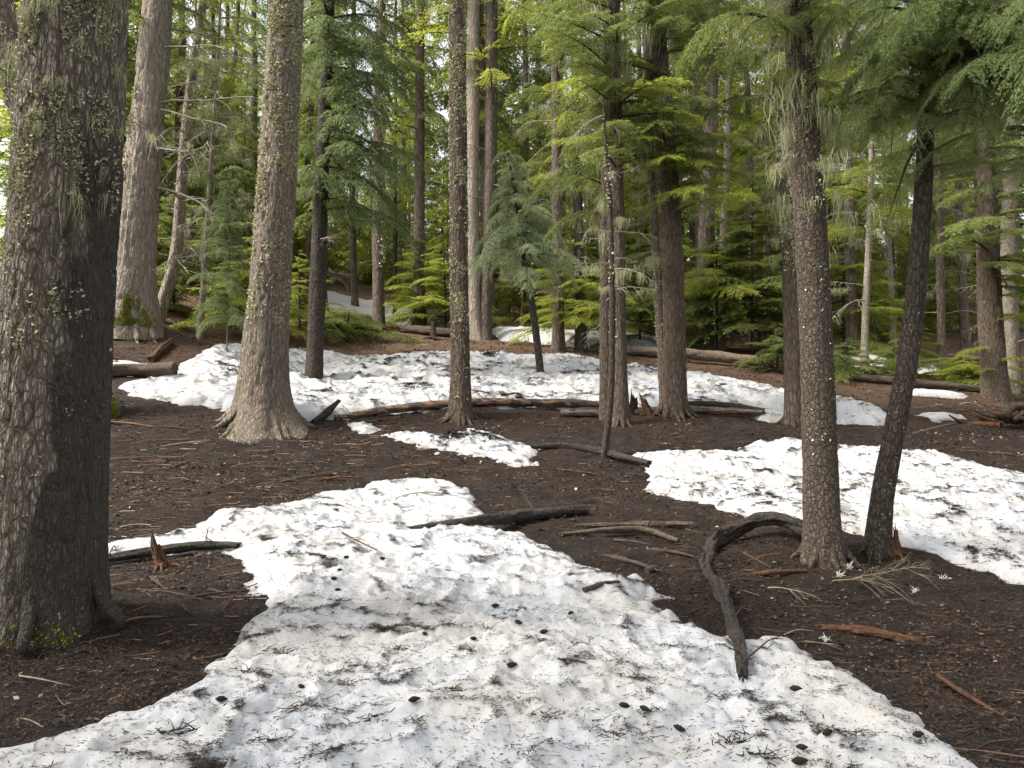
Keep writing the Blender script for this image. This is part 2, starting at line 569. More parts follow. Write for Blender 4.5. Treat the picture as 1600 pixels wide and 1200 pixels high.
def axis(lo, hi, step, far_lo, far_hi, g):
    mid = list(np.arange(lo, hi + 1e-6, step))
    a, s = [], step
    x = mid[-1]
    while x < far_hi:
        s *= g; x += s; a.append(x)
    b, s = [], step
    x = mid[0]
    while x > far_lo:
        s *= g; x -= s; b.append(x)
    return np.array(b[::-1] + mid + a)

# ------------------------------------------------------------------ snow
def poly_sd(x, y, P):
    """signed distance to polygon P, positive inside"""
    d = np.full(x.shape, 1e9)
    ins = np.zeros(x.shape, bool)
    n = len(P)
    for i in range(n):
        ax, ay = P[i]; bx, by = P[(i + 1) % n]
        ex, ey = bx - ax, by - ay
        t = np.clip(((x - ax) * ex + (y - ay) * ey) / max(ex * ex + ey * ey, 1e-12), 0, 1)
        d = np.minimum(d, (x - ax - t * ex) ** 2 + (y - ay - t * ey) ** 2)
        c = ((ay > y) != (by > y))
        if ey != 0:
            ins ^= c & (x < ex * (y - ay) / ey + ax)
    d = np.sqrt(d)
    return np.where(ins, d, -d)

def cups(x, y, k):
    wx = x + .10 * k * noise2(x / (.5 * k), y / (.5 * k), 31)
    wy = y + .10 * k * noise2(x / (.5 * k), y / (.5 * k), 33)
    n = noise2(wx / (.30 * k), wy / (.20 * k), 21)
    n2 = noise2(wx / (.15 * k) + 7, wy / (.11 * k), 23)
    return n, n2

def dirt_density(x, y, k=1.0):
    n, n2 = cups(x, y, k)
    ridge = np.exp(-(n / .075) ** 2) + .35 * np.exp(-(n2 / .07) ** 2)
    patch = sstep(-.25, .45, noise2(x / (.16 * k), y / (.10 * k), 41))
    patch2 = sstep(-.3, .5, noise2(x / 1.1, y / 1.1, 43))
    return np.clip(ridge * patch * (.3 + .7 * patch2), 0, 1)

SNOWS = []
def snow_z(P, x, y, T, k, amp, rag):
    sd = poly_sd(x, y, P) + rag * (.6 * noise2(x / (.35 * k), y / (.35 * k), 51) + .5 * noise2(x / (.11 * k), y / (.11 * k), 53) + .3 * noise2(x / (.05 * k), y / (.05 * k), 54))
    n, n2 = cups(x, y, k)
    e = np.where(sd > 0, 1 - np.exp(-np.maximum(sd, 0) / (T * .75)), sd * 2.0)
    h = T * e + (amp * ((1 - np.abs(n)) ** 2 - .5) + amp * .5 * ((1 - np.abs(n2)) ** 2 - .5) + amp * .25 * noise2(x / (.05 * k), y / (.05 * k), 59) + .06 * k * noise2(x / (1.2 * k), y / (1.2 * k), 57)) * sstep(0, .35 * k, sd)
    h = np.where(sd > 0, np.maximum(h, .035 * (1 - np.exp(-np.maximum(sd, 0) / .06))), h)
    return terrain(x, y) + h, sd

def snow_patch(label, pix, T, res, k=1.0, amp=.045, rag=.06, reach=None):
    P = [tuple(ground(a, b)[:2]) for a, b in pix]
    xs = [p[0] for p in P]; ys = [p[1] for p in P]
    x = np.arange(min(xs) - .3, max(xs) + .3, res); y = np.arange(min(ys) - .3, max(ys) + .3, res)
    X, Y = np.meshgrid(x, y)
    Z, sd = snow_z(P, X, Y, T, k, amp, rag)
    dirt = dirt_density(X, Y, k) * .26 + .5 * np.exp(-np.maximum(sd, 0) / (.07 * k)) + .07
    F = grid_faces(len(y), len(x), False)
    keep = (sd.ravel()[F] > -.12).any(1)
    F = F[keep]
    used = np.zeros(X.size, bool); used[F.ravel()] = True
    idx = np.cumsum(used) - 1
    V = np.stack([X, Y, Z], -1).reshape(-1, 3)[used]
    m = MB(); m.add(V, idx[F], np.clip(dirt.ravel()[used], 0, 1))
    o = link('snow_patch', m.mesh('snow_patch', M_SNOW))
    tag(o, label, 'snow', 'old snow patches on the forest floor', 'structure')
    SNOWS.append((P, T, k, amp, rag))
    return o

S1 = [(-900, 1500), (-350, 1290), (-120, 1215), (0, 1178), (130, 1142), (200, 1122), (290, 1078), (340, 1042), (390, 988), (412, 962), (400, 922), (385, 892), (362, 866),
      (300, 864), (165, 868), (165, 852), (240, 843), (325, 828), (330, 814), (345, 803), (400, 804), (465, 794), (490, 777), (560, 770), (590, 756), (640, 758), (700, 758), (735, 770),
      (748, 795), (765, 815), (772, 838), (830, 848), (870, 864), (905, 884), (935, 904), (960, 911), (1000, 914), (1012, 927), (992, 937), (1010, 952), (1025, 967), (1060, 972),
      (1075, 987), (1130, 1002), (1172, 1008), (1190, 1002), (1240, 1013), (1250, 1033), (1300, 1048), (1350, 1078), (1400, 1108), (1440, 1133), (1445, 1148), (1480, 1168), (1530, 1200),
      (1600, 1260), (1900, 1500)]
S2 = [(985, 716), (1030, 711), (1130, 711), (1180, 698), (1215, 694), (1245, 699), (1300, 708), (1420, 713), (1460, 713), (1520, 732), (1570, 744), (1700, 750), (1900, 775), (2000, 900), (1850, 975),
      (1600, 914), (1520, 892), (1403, 858), (1330, 838), (1254, 816), (1162, 803), (1100, 787), (1049, 774), (1007, 763), (1020, 748), (1010, 732)]
S3 = [(598, 682), (640, 678), (690, 684), (720, 678), (770, 677), (790, 690), (815, 699), (840, 703), (826, 714), (838, 721), (848, 732), (800, 726), (740, 713), (700, 706), (650, 693)]
S4 = [(178, 603), (235, 595), (270, 582), (300, 563), (330, 545), (375, 540), (450, 549), (520, 554), (600, 561), (700, 558), (770, 557), (850, 561), (940, 571), (1010, 578), (1080, 587), (1150, 598), (1210, 608),
      (1250, 620), (1310, 632), (1370, 645), (1398, 653), (1392, 663), (1330, 665), (1280, 659), (1200, 661), (1172, 654), (1190, 644), (1120, 643), (1000, 643), (900, 640), (800, 637), (700, 642), (620, 645),
      (560, 648), (500, 658), (470, 663), (440, 655), (340, 638), (280, 628), (200, 618)]
snow_patch('large foreground sheet of old snow strewn with needles and cones', S1, .105, .022, 1.0, .06, .09)
snow_patch('snow patch behind the two dark trunks on the right', S2, .14, .032, 1.15, .07, .09)
snow_patch('small dirty snow remnant in the middle of the bare ground', S3, .085, .025, .8, .055, .10)
snow_patch('wide snow field stretching across the middle distance', S4, .15, .045, 1.5, .11, .15)
snow_patch('far snow strip sloping down between trunks at upper left', [(490, 452), (560, 472), (640, 491), (700, 505), (720, 520), (640, 508), (600, 499), (560, 491), (490, 484)], .3, .15, 3, .1, .2)
snow_patch('far snow strip behind the leaning sapling', [(760, 517), (870, 521), (1040, 536), (1030, 550), (940, 548), (860, 538), (780, 530)], .25, .12, 3, .1, .15)
snow_patch('thin snow tongue right of the crooked dark trunk', [(1432, 649), (1470, 648), (1505, 653), (1460, 657)], .08, .04, 1, .03, .05)
snow_patch('snow patch among shrubs left of the crooked trunk', [(1300, 552), (1345, 556), (1402, 572), (1405, 586), (1350, 583), (1302, 570)], .2, .1, 2, .06, .12)
snow_patch('snow bit beyond the far right log', [(1436, 574), (1468, 574), (1470, 586), (1436, 586)], .15, .08, 2, .05, .08)
snow_patch('thin snow line along the dark log at right', [(1420, 611), (1470, 613), (1510, 618), (1500, 621), (1420, 616)], .08, .05, 1, .02, .05)
snow_patch('little snow chunk beside the orange log', [(545, 664), (572, 662), (592, 671), (570, 676), (548, 672)], .09, .025, .7, .02, .04)
snow_patch('snow beside the mossy log at left', [(160, 566), (210, 568), (262, 576), (240, 580), (165, 578)], .12, .05, 1, .04, .06)

def surface(x, y):
    """top of snow or soil"""
    x = np.atleast_1d(np.asarray(x, float)); y = np.atleast_1d(np.asarray(y, float))
    z = terrain(x, y)
    best = np.full(x.shape, -9.0)
    for (P, T, k, amp, rag) in SNOWS:
        Px = np.array(P)
        m = (x > Px[:, 0].min() - .3) & (x < Px[:, 0].max() + .3) & (y > Px[:, 1].min() - .3) & (y < Px[:, 1].max() + .3)
        if not m.any(): continue
        zz, sd = snow_z(P, x[m], y[m], T, k, amp, rag)
        z[m] = np.where(sd > 0, np.maximum(z[m], zz), z[m])
        best[m] = np.maximum(best[m], sd)
    return z, best

gx = axis(-6.5, 6.5, .05, -140, 140, 1.07)
gy = axis(2.2, 12.0, .05, -25, 240, 1.065)
GX, GY = np.meshgrid(gx, gy)
near = np.clip(1.3 - np.maximum(np.abs(GX) / 20, GY / 26), .15, 1)
GZ = terrain(GX, GY) + near * (.022 * fbm2(GX / .22, GY / .22, 3, 11) + .02 * fbm2(GX / .7, GY / .7, 2, 15))
GZ = GZ - .06 * sstep(.02, .2, surface(GX.ravel(), GY.ravel())[1].reshape(GX.shape))      # soil lies lower under the snow
WET = np.exp(np.minimum(surface(GX.ravel(), GY.ravel())[1], 0) / (.10 + .08 * noise2(GX.ravel() / .4, GY.ravel() / .4, 91)))
mb = MB()
mb.add(np.stack([GX, GY, GZ], -1).reshape(-1, 3), grid_faces(len(gy), len(gx), False), WET)
tag(link('ground', mb.mesh('ground', M_SOIL)), kind='structure')


def on_surface(px, py):
    """a pixel's point on the snow or soil surface"""
    d = ray(px, py)
    P = d[None, :] * _tt[:1900, None]
    z, _ = surface(P[:, 0], P[:, 1])
    below = P[:, 2] + EYE < z
    i = int(np.argmax(below))
    return np.array([P[i, 0], P[i, 1], z[i]])

# ------------------------------------------------------------------ foliage: boughs
def bough_mesh(name, m, seed, style, L=1.5, sec=.06, tw=.026, tl=.06, twid=.016, lod=1.0, wood=True):
    r = np.random.default_rng(seed)
    mb = MB()
    n = 26
    t = np.linspace(0, 1, n)
    if style == 'droop':
        ang = np.radians(12 + r.uniform(-6, 8)) - np.radians(78 + r.uniform(-12, 12)) * t ** 1.3
    elif style == 'flat':
        ang = np.radians(6 + r.uniform(-5, 8)) - np.radians(30 + r.uniform(-10, 10)) * t ** 1.6
    else:
        ang = np.radians(-8) - np.radians(50) * t
    yaw = np.cumsum(r.normal(0, .03, n)) + r.uniform(-.15, .15)
    d = np.stack([np.cos(ang) * np.cos(yaw), np.cos(ang) * np.sin(yaw), np.sin(ang)], 1)
    Q = np.concatenate([[[0, 0, 0]], np.cumsum(d[:-1] * (L / (n - 1)), 0)])
    if wood:
        add_tube(mb, Q, np.interp(t, [0, 1], [.014 * L, .003]), 5, cap=False, mi=1)
    B_, D_, S_, L_, W_, T_ = [], [], [], [], [], []
    up = np.array([0, 0, 1.0])
    for sgn in (1, -1):
        s = .10 * L
        while s < L * .995:
            q = s / L
            if r.random() > .07:
                i = q * (n - 1); a = int(i)
                o = Q[a] + (Q[min(a + 1, n - 1)] - Q[a]) * (i - a)
                fw = unit(d[a])
                side = unit(np.cross(up, fw)) * sgn
                ls = L * (.42 if style != 'droop' else .34) * (1 - .72 * q) * (.35 + .65 * min(1, q / .25)) * r.uniform(.6, 1.15) + .05
                an = math.radians(r.uniform(48, 68)) * (1 - .35 * q)
                dd = fw * math.cos(an) + side * math.sin(an)
                dr = r.uniform(.1, .45) if style == 'flat' else r.uniform(.45, 1.15)
                nn = max(4, int(ls / tw))
                u = np.linspace(.04, 1, nn)
                path = o + dd * (u * ls)[:, None] - up * (dr * ls * u ** 1.8)[:, None] * .8
                tan = unit(dd[None] - up * (dr * 1.44 * u ** .8)[:, None])
                tone = np.clip(r.normal(.38, .14) + .25 * u * r.random() + .12 * q, 0, 1)
                for s2 in (1, -1):
                    sd2 = unit(np.cross(np.broadcast_to(up, tan.shape), tan)) * s2
                    a2 = np.radians(r.uniform(30, 62, nn))[:, None]
                    td = tan * np.cos(a2) + sd2 * np.sin(a2) + r.normal(0, .22, (nn, 3))
                    td[:, 2] -= r.uniform(0, .5 if style != 'flat' else .25, nn)
                    td = unit(td)
                    sv = unit(np.cross(td, unit(up + r.normal(0, .55, (nn, 3)))))
                    ll = tl * r.uniform(.6, 1.35, nn) * (1.1 - .5 * u)
                    B_.append(path + r.normal(0, .006, (nn, 3))); D_.append(td); S_.append(sv); L_.append(ll)
                    W_.append(np.full(nn, twid) * r.uniform(.7, 1.3, nn)); T_.append(np.clip(tone + r.normal(0, .09, nn), 0, 1))
            s += sec * r.uniform(.6, 1.4)
    add_quads(mb, np.concatenate(B_), np.concatenate(D_), np.concatenate(S_), np.concatenate(L_), np.concatenate(W_), np.concatenate(T_))
    return mb.mesh(name, [m, M_TWIGDARK], smooth=False)

BOUGH = {}
def boughs(style, fol, lod):
    key = (style, fol, lod)
    if key not in BOUGH:
        out = []
        for i in range(5 if lod != 'near' else 4):
            sd = hash(style) % 1 + i * 13 + len(BOUGH) * 101 + 5
            if lod == 'near':
                out.append(bough_mesh('bough', FOL[fol], sd, style, 1.5, .036, .011, .044, .0062))
            elif lod == 'mid':
                out.append(bough_mesh('bough', FOL[fol], sd, style, 1.5, .05, .020, .062, .015))
            else:
                out.append(bough_mesh('bough', FOL[fol], sd, style, 1.5, .085, .04, .10, .030) if lod == 'far' else bough_mesh('bough', FOL[fol], sd, style, 1.5, .11, .06, .16, .055))
        BOUGH[key] = out
    return BOUGH[key]

# hanging beard lichen, shared clumps
def lichen_clump(seed, n=44, ln=.24, spread=.13):
    r = np.random.default_rng(seed)
    mb = MB()
    for i in range(n):
        o = np.array([r.normal(0, spread), r.normal(0, spread * .35), r.normal(0, .02)])
        l = ln * r.uniform(.25, 1.1); w = r.uniform(.0016, .0055)
        k = 5
        u = np.linspace(0, 1, k)
        az = r.uniform(0, math.pi)
        sx = np.array([math.cos(az), math.sin(az), 0])
        wob = np.cumsum(r.normal(0, .02, (k, 3)), 0); wob[:, 2] = 0
        c = o + wob - np.array([0, 0, 1.0]) * (u * l)[:, None]
        ww = w * np.array([.5, 1, .9, .6, .12])
        V = np.concatenate([c - sx * ww[:, None], c + sx * ww[:, None]])
        j = np.arange(k - 1)
        F = np.stack([j, j + 1, j + 1 + k, j + k], 1)
        mb.add(V, F, r.uniform(0, 1))
    return mb.mesh('hanging_lichen', M_LICHEN, smooth=False)
LCLUMP = [lichen_clump(300 + i, ln=.22 + .08 * i) for i in range(5)]

def dead_branch_mesh(seed, L=1.6, r0=.018, droop=.35, subs=9, m=None, lich=False, sublen=.45):
    r = np.random.default_rng(seed)
    mb = MB()
    n = 22
    t = np.linspace(0, 1, n)
    ang = math.radians(12) - droop * 1.6 * t + np.cumsum(r.normal(0, .05, n))
    yaw = np.cumsum(r.normal(0, .07, n))
    d = np.stack([np.cos(ang) * np.cos(yaw), np.cos(ang) * np.sin(yaw), np.sin(ang)], 1)
    Q = np.concatenate([[[0, 0, 0]], np.cumsum(d[:-1] * (L / (n - 1)), 0)])
    add_tube(mb, Q, np.interp(t, [0, 1], [r0, .004]), 6)
    for i in range(subs):
        a = r.integers(4, n - 1)
        k = 9
        sg = r.choice([-1, 1])
        side = np.cross([0, 0, 1.0], d[a]) * sg
        dd = unit(d[a] * r.uniform(.5, 1.1) + side * r.uniform(.4, 1) + np.array([0, 0, r.uniform(-.5, .25)]))
        l = L * sublen * r.uniform(.4, 1) * (1.1 - a / n * .7)
        u = np.linspace(0, 1, k)[:, None]
        q = Q[a] + dd * u * l + np.cumsum(r.normal(0, .012, (k, 3)), 0) * u - np.array([0, 0, .25]) * (u ** 2) * l
        add_tube(mb, q, np.linspace(r0 * .45, .0025, k), 4)
        if r.random() < .8:
            for _ in range(2):
                b = r.integers(3, k - 1)
                d3 = unit(dd + r.normal(0, .6, 3))
                q3 = q[b] + d3 * np.linspace(0, 1, 5)[:, None] * l * .4
                add_tube(mb, q3, np.linspace(.004, .002, 5), 3)
    return mb.mesh('dead_branch', m or M_TWIG)
DEAD = [dead_branch_mesh(400 + i, droop=.15 + .12 * i) for i in range(5)]
STUBS_DARK = [dead_branch_mesh(430 + i, L=.35 + .15 * i, r0=.012, subs=2, droop=.1, m=M_TWIGDARK) for i in range(4)]
STUBS = [dead_branch_mesh(430 + i, L=.35 + .15 * i, r0=.012, subs=2, droop=.1) for i in range(4)]

# ------------------------------------------------------------------ trees
class Tree:
    pass

def trunk_mesh(Q, r, t, ns, ground_i, mname, flare=.5, lobes=5, seed=0, bamp=.03, bfreq=10, fh=.35):
    """ring tube with flared root lobes and furrowed bark relief"""
    rg = np.random.default_rng(seed)
    th = np.linspace(0, 2 * np.pi, ns, endpoint=False)
    c, s = np.cos(th), np.sin(th)
    h = Q[:, 2] - Q[ground_i, 2]
    lob = np.zeros(ns)
    for k in range(2, lobes + 1):
        lob = lob + np.cos(k * th + rg.uniform(0, 6.3)) / k
    lob = lob * .7
    e = np.minimum(np.exp(-(h + .05) / fh), 1.7)[:, None]
    R = r[:, None] * (1 + flare * e * (1 + .75 * lob[None]) + .03 * lob[None])
    r0 = r[ground_i]
    X = c[None] * r0; Y = s[None] * r0; Z = t[:, None]
    w = .25 * noise3(X * 5, Y * 5, Z * 2.0, seed + 3)
    n1 = noise3(X * bfreq + w, Y * bfreq + w, Z * bfreq * .22, seed)
    n2 = noise3(X * bfreq * 2.3, Y * bfreq * 2.3, Z * bfreq * .6, seed + 1)
    rel = -np.exp(-(n1 / .16) ** 2) * .8 - np.exp(-(n2 / .2) ** 2) * .35
    R = R + r0 * bamp * 2 * rel + r0 * .045 * noise3(X * 3, Y * 3, Z * 1.2, seed + 2)
    V = np.stack([Q[:, None, 0] + R * c, Q[:, None, 1] + R * s, np.broadcast_to(Q[:, None, 2], R.shape)], -1)
    mb = MB()
    mb.add(V.reshape(-1, 3), grid_faces(len(Q), ns))
    top = V[-1]
    j = np.arange(ns)
    mb.add(np.concatenate([top, top.mean(0)[None]]), np.stack([j, (j + 1) % ns, np.full(ns, ns)], 1))
    return mb.mesh('trunk', BARK[mname] if isinstance(mname, str) else mname), V

TREES = {}
def tree(key, name, label, way, mname='brown', ns=40, step=.08, H=13.0, flare=.45, lobes=5, bamp=.03, bfreq=10, cat='tree', group=None, fh=.35, depth=None, leany=0.0, toptaper=.3, broken=False, zoff=0.0):
    px, py, w0 = way[0]
    step *= 1.2; ns = max(8, int(ns * .9))
    g = ground(px, py)
    if depth: g = at_depth(px, py, depth); g[2] = float(terrain(g[0], g[1]))
    D = g[1]
    pts, rad = [], []
    for k, (ax, ay, w) in enumerate(way):
        p = at_depth(ax, ay, D)
        if k == 0: p = g.copy()
        pts.append(p); rad.append(w / 2 / FPX * D)
    rad[0] = rad[1] if len(rad) > 1 else rad[0]
    pts = np.array(pts)
    pts[:, 1] += leany * (pts[:, 2] - g[2])
    if not broken:
        d = unit(pts[-1] - pts[-2]); d = unit(d * np.array([.6, .6, 1]))
        top = g[2] + H
        z1 = pts[-1][2]
        if top > z1 + .5:
            for f in (.5, 1.0):
                pts = np.vstack([pts, pts[-1] + d * (top - z1) * .5 / d[2]])
                rad.append(rad[-1] * (1 - (1 - toptaper) * .55))
    base = pts[0] - np.array([(pts[1] - pts[0])[0] * .1, 0, .35])
    pts = np.vstack([base, pts]); rad = [rad[0]] + rad
    L = np.linalg.norm(np.diff(pts, axis=0), axis=1).sum()
    n = max(20, int(L / step))
    Q, r, t = resample(pts, rad, n)
    gi = int(np.argmin(np.abs(Q[:, 2] - g[2])))
    Ql = Q - g
    sd = (abs(hash(key)) if False else sum(ord(ch) * (i + 3) for i, ch in enumerate(key))) % 977
    root = empty(name, Vector(g), label, cat, group)
    me, V = trunk_mesh(Ql, r, t, ns, gi, mname, flare, lobes, sd, bamp, bfreq, fh)
    if broken:
        V2 = V[-1]
    tr = link('trunk', me, root)
    T = Tree(); T.root, T.Q, T.r, T.V, T.g, T.D, T.seed = root, Ql, r, V, g, D, sd
    TREES[key] = T
    return T

def pos_at(T, z):
    i = int(np.argmin(np.abs(T.Q[:, 2] - z)))
    return T.Q[i], T.r[i]

def zpix(T, py):
    """height on the tree (above its base) seen at image row py"""
    return at_depth(800, py, T.D)[2] - T.g[2]

def put_boughs(T, z0, z1, n, L, style='droop', fol='hemlock', lod='mid', az=None, spread=180, elev=(-5, 12), seed=0, vary=.3, taper=None, lich=0):
    r = np.random.default_rng(seed + T.seed)
    ms = boughs(style, fol, lod)
    for k in range(n):
        z = z0 + (z1 - z0) * (k + r.uniform(-.4, .4)) / max(1, n - 1)
        p, rr = pos_at(T, z)
        a = r.uniform(-180, 180) if az is None else az + r.uniform(-spread, spread)
        l = L * r.uniform(1 - vary, 1 + vary)
        if taper: l *= taper((z - z0) / max(z1 - z0, .01))
        s = l / 1.5
        M = Matrix.Translation(Vector(p)) @ Matrix.Rotation(math.radians(a), 4, 'Z') @ Matrix.Rotation(-math.radians(r.uniform(*elev)), 4, 'Y') @ Matrix.Rotation(math.radians(r.uniform(-12, 12)), 4, 'X') @ Matrix.Diagonal((s, s * r.uniform(.85, 1.15), s, 1))
        link('bough', ms[r.integers(len(ms))], T.root, M)
        if r.random() < lich:
            q = Vector(p) + Vector((math.cos(math.radians(a)), math.sin(math.radians(a)), -.02)) * l * r.uniform(.15, .6)
            put_clump(T, q, r)

def put_clump(T, q, r, s=None):
    s = s or r.uniform(.6, 1.4)
    M = Matrix.Translation(Vector(q)) @ Matrix.Rotation(r.uniform(0, 6.3), 4, 'Z') @ Matrix.Diagonal((s, s, s, 1))
    link('hanging_lichen', LCLUMP[r.integers(len(LCLUMP))], T.root, M)["kind"] = "stuff"

def put_dead(T, z0, z1, n, L, az=None, spread=180, elev=(-10, 25), seed=0, ms=None, lich=0.0, vary=.35):
    r = np.random.default_rng(seed + 50 + T.seed)
    ms = ms or DEAD
    for k in range(n):
        z = z0 + (z1 - z0) * r.random()
        p, rr = pos_at(T, z)
        a = math.radians(r.uniform(-180, 180) if az is None else az + r.uniform(-spread, spread))
        l = L * r.uniform(1 - vary, 1 + vary); s = l / 1.6 if ms is DEAD else l / .55
        e = -math.radians(r.uniform(*elev))
        M = Matrix.Translation(Vector(p)) @ Matrix.Rotation(a, 4, 'Z') @ Matrix.Rotation(e, 4, 'Y') @ Matrix.Rotation(r.uniform(-1, 1), 4, 'X') @ Matrix.Diagonal((s, s, s, 1))
        link('dead_branch', ms[r.integers(len(ms))], T.root, M)
        while r.random() < lich:
            u = r.uniform(.2, .95)
            put_clump(T, Vector(p) + Vector((math.cos(a) * math.cos(e), math.sin(a) * math.cos(e), -math.sin(e) * .6 - .15 * u)) * l * u, r, r.uniform(.35, .8))

def bark_tufts(T, z0, z1, n, size=.03, seed=0, az=None, spread=180, name='bark_lichen', m=None, out=.5, hang=.6, bias=1.0, leaves=5, fade=.5):
    """small crumpled lichen or moss tufts stuck on the bark"""
    r = np.random.default_rng(seed + 90 + T.seed)
    V = T.V
    zc = V[:, :, 2].mean(1)
    i0, i1 = np.searchsorted(zc, [z0, z1])
    i0 = min(i0, len(zc) - 2); i1 = max(i1, i0 + 1)
    ii = (i0 + (i1 - i0) * r.random(n * 3) ** bias).astype(int).clip(0, len(V) - 1)
    ns = V.shape[1]
    if az is None: jj = r.integers(0, ns, n * 3)
    else: jj = ((np.radians(az + r.normal(0, spread / 2, n * 3)) / (2 * np.pi) * ns).astype(int)) % ns
    P = V[ii, jj]
    clus = noise3(P[:, 0] * 7, P[:, 1] * 7, P[:, 2] * 4, T.seed + 8) * 1.2 + .7 * noise3(P[:, 0] * 22, P[:, 1] * 22, P[:, 2] * 12, T.seed + 9) + r.normal(0, .35, len(P)) + fade * (1 if z0 > .5 else -2.2) * (zc[ii] - z0) / max(z1 - z0, .01)
    o = np.argsort(-clus)[:n]
    P, ii, jj = P[o], ii[o], jj[o]
    th = jj / ns * 2 * np.pi
    nrm = np.stack([np.cos(th), np.sin(th), np.zeros_like(th)], 1)
    mb = MB()
    ton = np.clip(r.normal(.5, .28, len(P)), 0, 1)
    for k in range(leaves):
        d = nrm * out + r.normal(0, .55, P.shape); d[:, 2] -= hang * r.random(len(P))
        d = unit(d)
        s = unit(np.cross(d, r.normal(0, 1, P.shape)))
        l = size * (.4 + 1.5 * r.random(len(P)) ** 1.6)
        add_quads(mb, P - nrm * .004 + r.normal(0, size * .3, P.shape), d, s, l, l * .8, np.clip(ton + r.normal(0, .12, len(P)), 0, 1))
    o = link(name, mb.mesh(name, m or M_CRUST, smooth=False), T.root)
    o['kind'] = 'stuff'

def put_roots(T, n, reach=2.4, a0=-175, a1=-5, mname='grey', size=.26):
    r = np.random.default_rng(T.seed + 33)
    r0 = T.r[int(np.argmin(np.abs(T.Q[:, 2])))]
    for k in range(n):
        a = math.radians(a0 + (a1 - a0) * (k + r.uniform(.2, .8)) / n)
        d = np.array([math.cos(a), math.sin(a), 0]); sd = np.array([-math.sin(a), math.cos(a), 0]) * r.uniform(-.5, .5)
        P = []
        for u, zo in ((.7, .30), (1.25, .10), (1.7, .035), (reach * .8, .015), (reach, -.02), (reach * 1.15, -.08)):
            p = d * r0 * u + sd * r0 * (u / reach) ** 2
            z = float(terrain(T.g[0] + p[0], T.g[1] + p[1])) - T.g[2]
            P.append([p[0], p[1], (z if u > 1 else 0) + zo * min(1.4, r0 / .25)])
        Q, rr, t = resample(P, r0 * size * np.array([1.3, 1.0, .7, .5, .35, .2]) * r.uniform(.8, 1.2), 26, 1)
        m = MB(); add_tube(m, Q, rr, 12, 0, .18, k + T.seed, 10)
        link('root', m.mesh('root', BARK[mname]), T.root)

# --- foreground and middle trees, one by one --------------------------------------------------
T = tree('near_left', 'conifer_tree', 'massive close trunk at the left edge with bark darker on its right side', [(62, 962, 190), (68, 800, 178), (88, 500, 165), (107, 250, 156), (120, 0, 152)], 'near', 180, .018, 6.5, .24, 6, .022, 13, fh=.28, toptaper=.8)
put_roots(T, 4, 1.65, -150, 0, 'near', .13)
bark_tufts(T, 1.7, 5.5, 7000, .014, 1, -85, 85, fade=1.3)
bark_tufts(T, .6, 2.4, 160, .012, 2, -80, 70)
bark_tufts(T, -.12, .1, 200, .012, 3, -40, 50, 'moss', M_MOSS, .7, 0)
put_dead(T, 1.2, 4, 9, .14, -75, 70, (-20, 20), 1, STUBS)
rr_ = np.random.default_rng(5)
for k in range(22):
    z = rr_.uniform(2.6, 4.2); p, r_ = pos_at(T, z); a = math.radians(rr_.uniform(-150, 0))
    put_clump(T, Vector(p) + Vector((math.cos(a), math.sin(a), 0)) * float(r_ * 1.02), rr_, rr_.uniform(.25, .6))

T = tree('behind_left', 'conifer_tree', 'brown leaning trunk half hidden behind the massive left trunk', [(146, 648, 62), (138, 540, 52), (60, 250, 50), (15, 80, 46)], 'near', 60, .05, 8, .35, bamp=.02)
bark_tufts(T, 2, 6.5, 500, .03, 1, -90, 80)
bark_tufts(T, -.05, .3, 500, .03, 3, -20, 60, 'moss', M_MOSS, .7, 0)
put_boughs(T, 5.5, 7.5, 6, 1.4, 'droop', 'hemlock', 'mid', 200, 70)

T = tree('giant', 'conifer_tree', 'huge pale furrowed trunk with bright green moss on its base', [(205, 512, 74), (207, 440, 66), (213, 350, 59), (228, 220, 51), (242, 80, 47), (247, 0, 45)], 'giant', 90, .04, 15, .42, 6, .045, 7, fh=.7)
put_roots(T, 4, 1.8, -190, 10, 'giant', .2)
bark_tufts(T, 1.6, 5.5, 700, .035, 1, -150, 35)
bark_tufts(T, -.05, .9, 5000, .018, 3, -62, 30, 'moss', M_MOSS, .5, 0, 1.4, fade=1.0)
bark_tufts(T, -.1, .2, 500, .018, 4, -108, 12, 'moss', M_MOSS, .4, 0, 1.6)
put_dead(T, 1.5, 7, 26, .5, -90, 95, (-20, 20), 1, STUBS)
put_dead(T, 3.0, 8.5, 12, 2.2, -20, 50, (-25, 15), 2, None, .45)
put_boughs(T, 7.0, 12, 10, 1.8, 'droop', 'hemlock', 'mid', 0, 180)

T = tree('curved', 'conifer_tree', 'slim pale trunk curving up from beside the mossy giant trunk', [(243, 499, 22), (258, 463, 21), (275, 415, 19), (281, 330, 17), (288, 220, 15), (300, 110, 13), (318, 0, 11)], 'giant', 40, .05, 11, .15, bamp=.03)
put_dead(T, 1.2, 8, 30, 1.7, 0, 110, (-35, 20), 2, None, .5)
put_dead(T, .8, 6, 16, .5, 0, 180, (-20, 20), 3, STUBS)
bark_tufts(T, 2, 8, 500, .03, 1)

T = tree('spotted', 'conifer_tree', 'thin pale trunk with blotched bark left of the broad lichen-dotted trunk', [(311, 527, 11), (318, 450, 9), (322, 380, 8), (330, 250, 7), (340, 100, 5)], 'pale', 24, .06, 9, .4)
put_dead(T, 1.8, 8, 22, 1.3, 0, 180, (-30, 10), 2, None, .75)
put_boughs(T, 3, 8.5, 14, 1.1, 'droop', 'hemlock', 'mid', lich=.6)

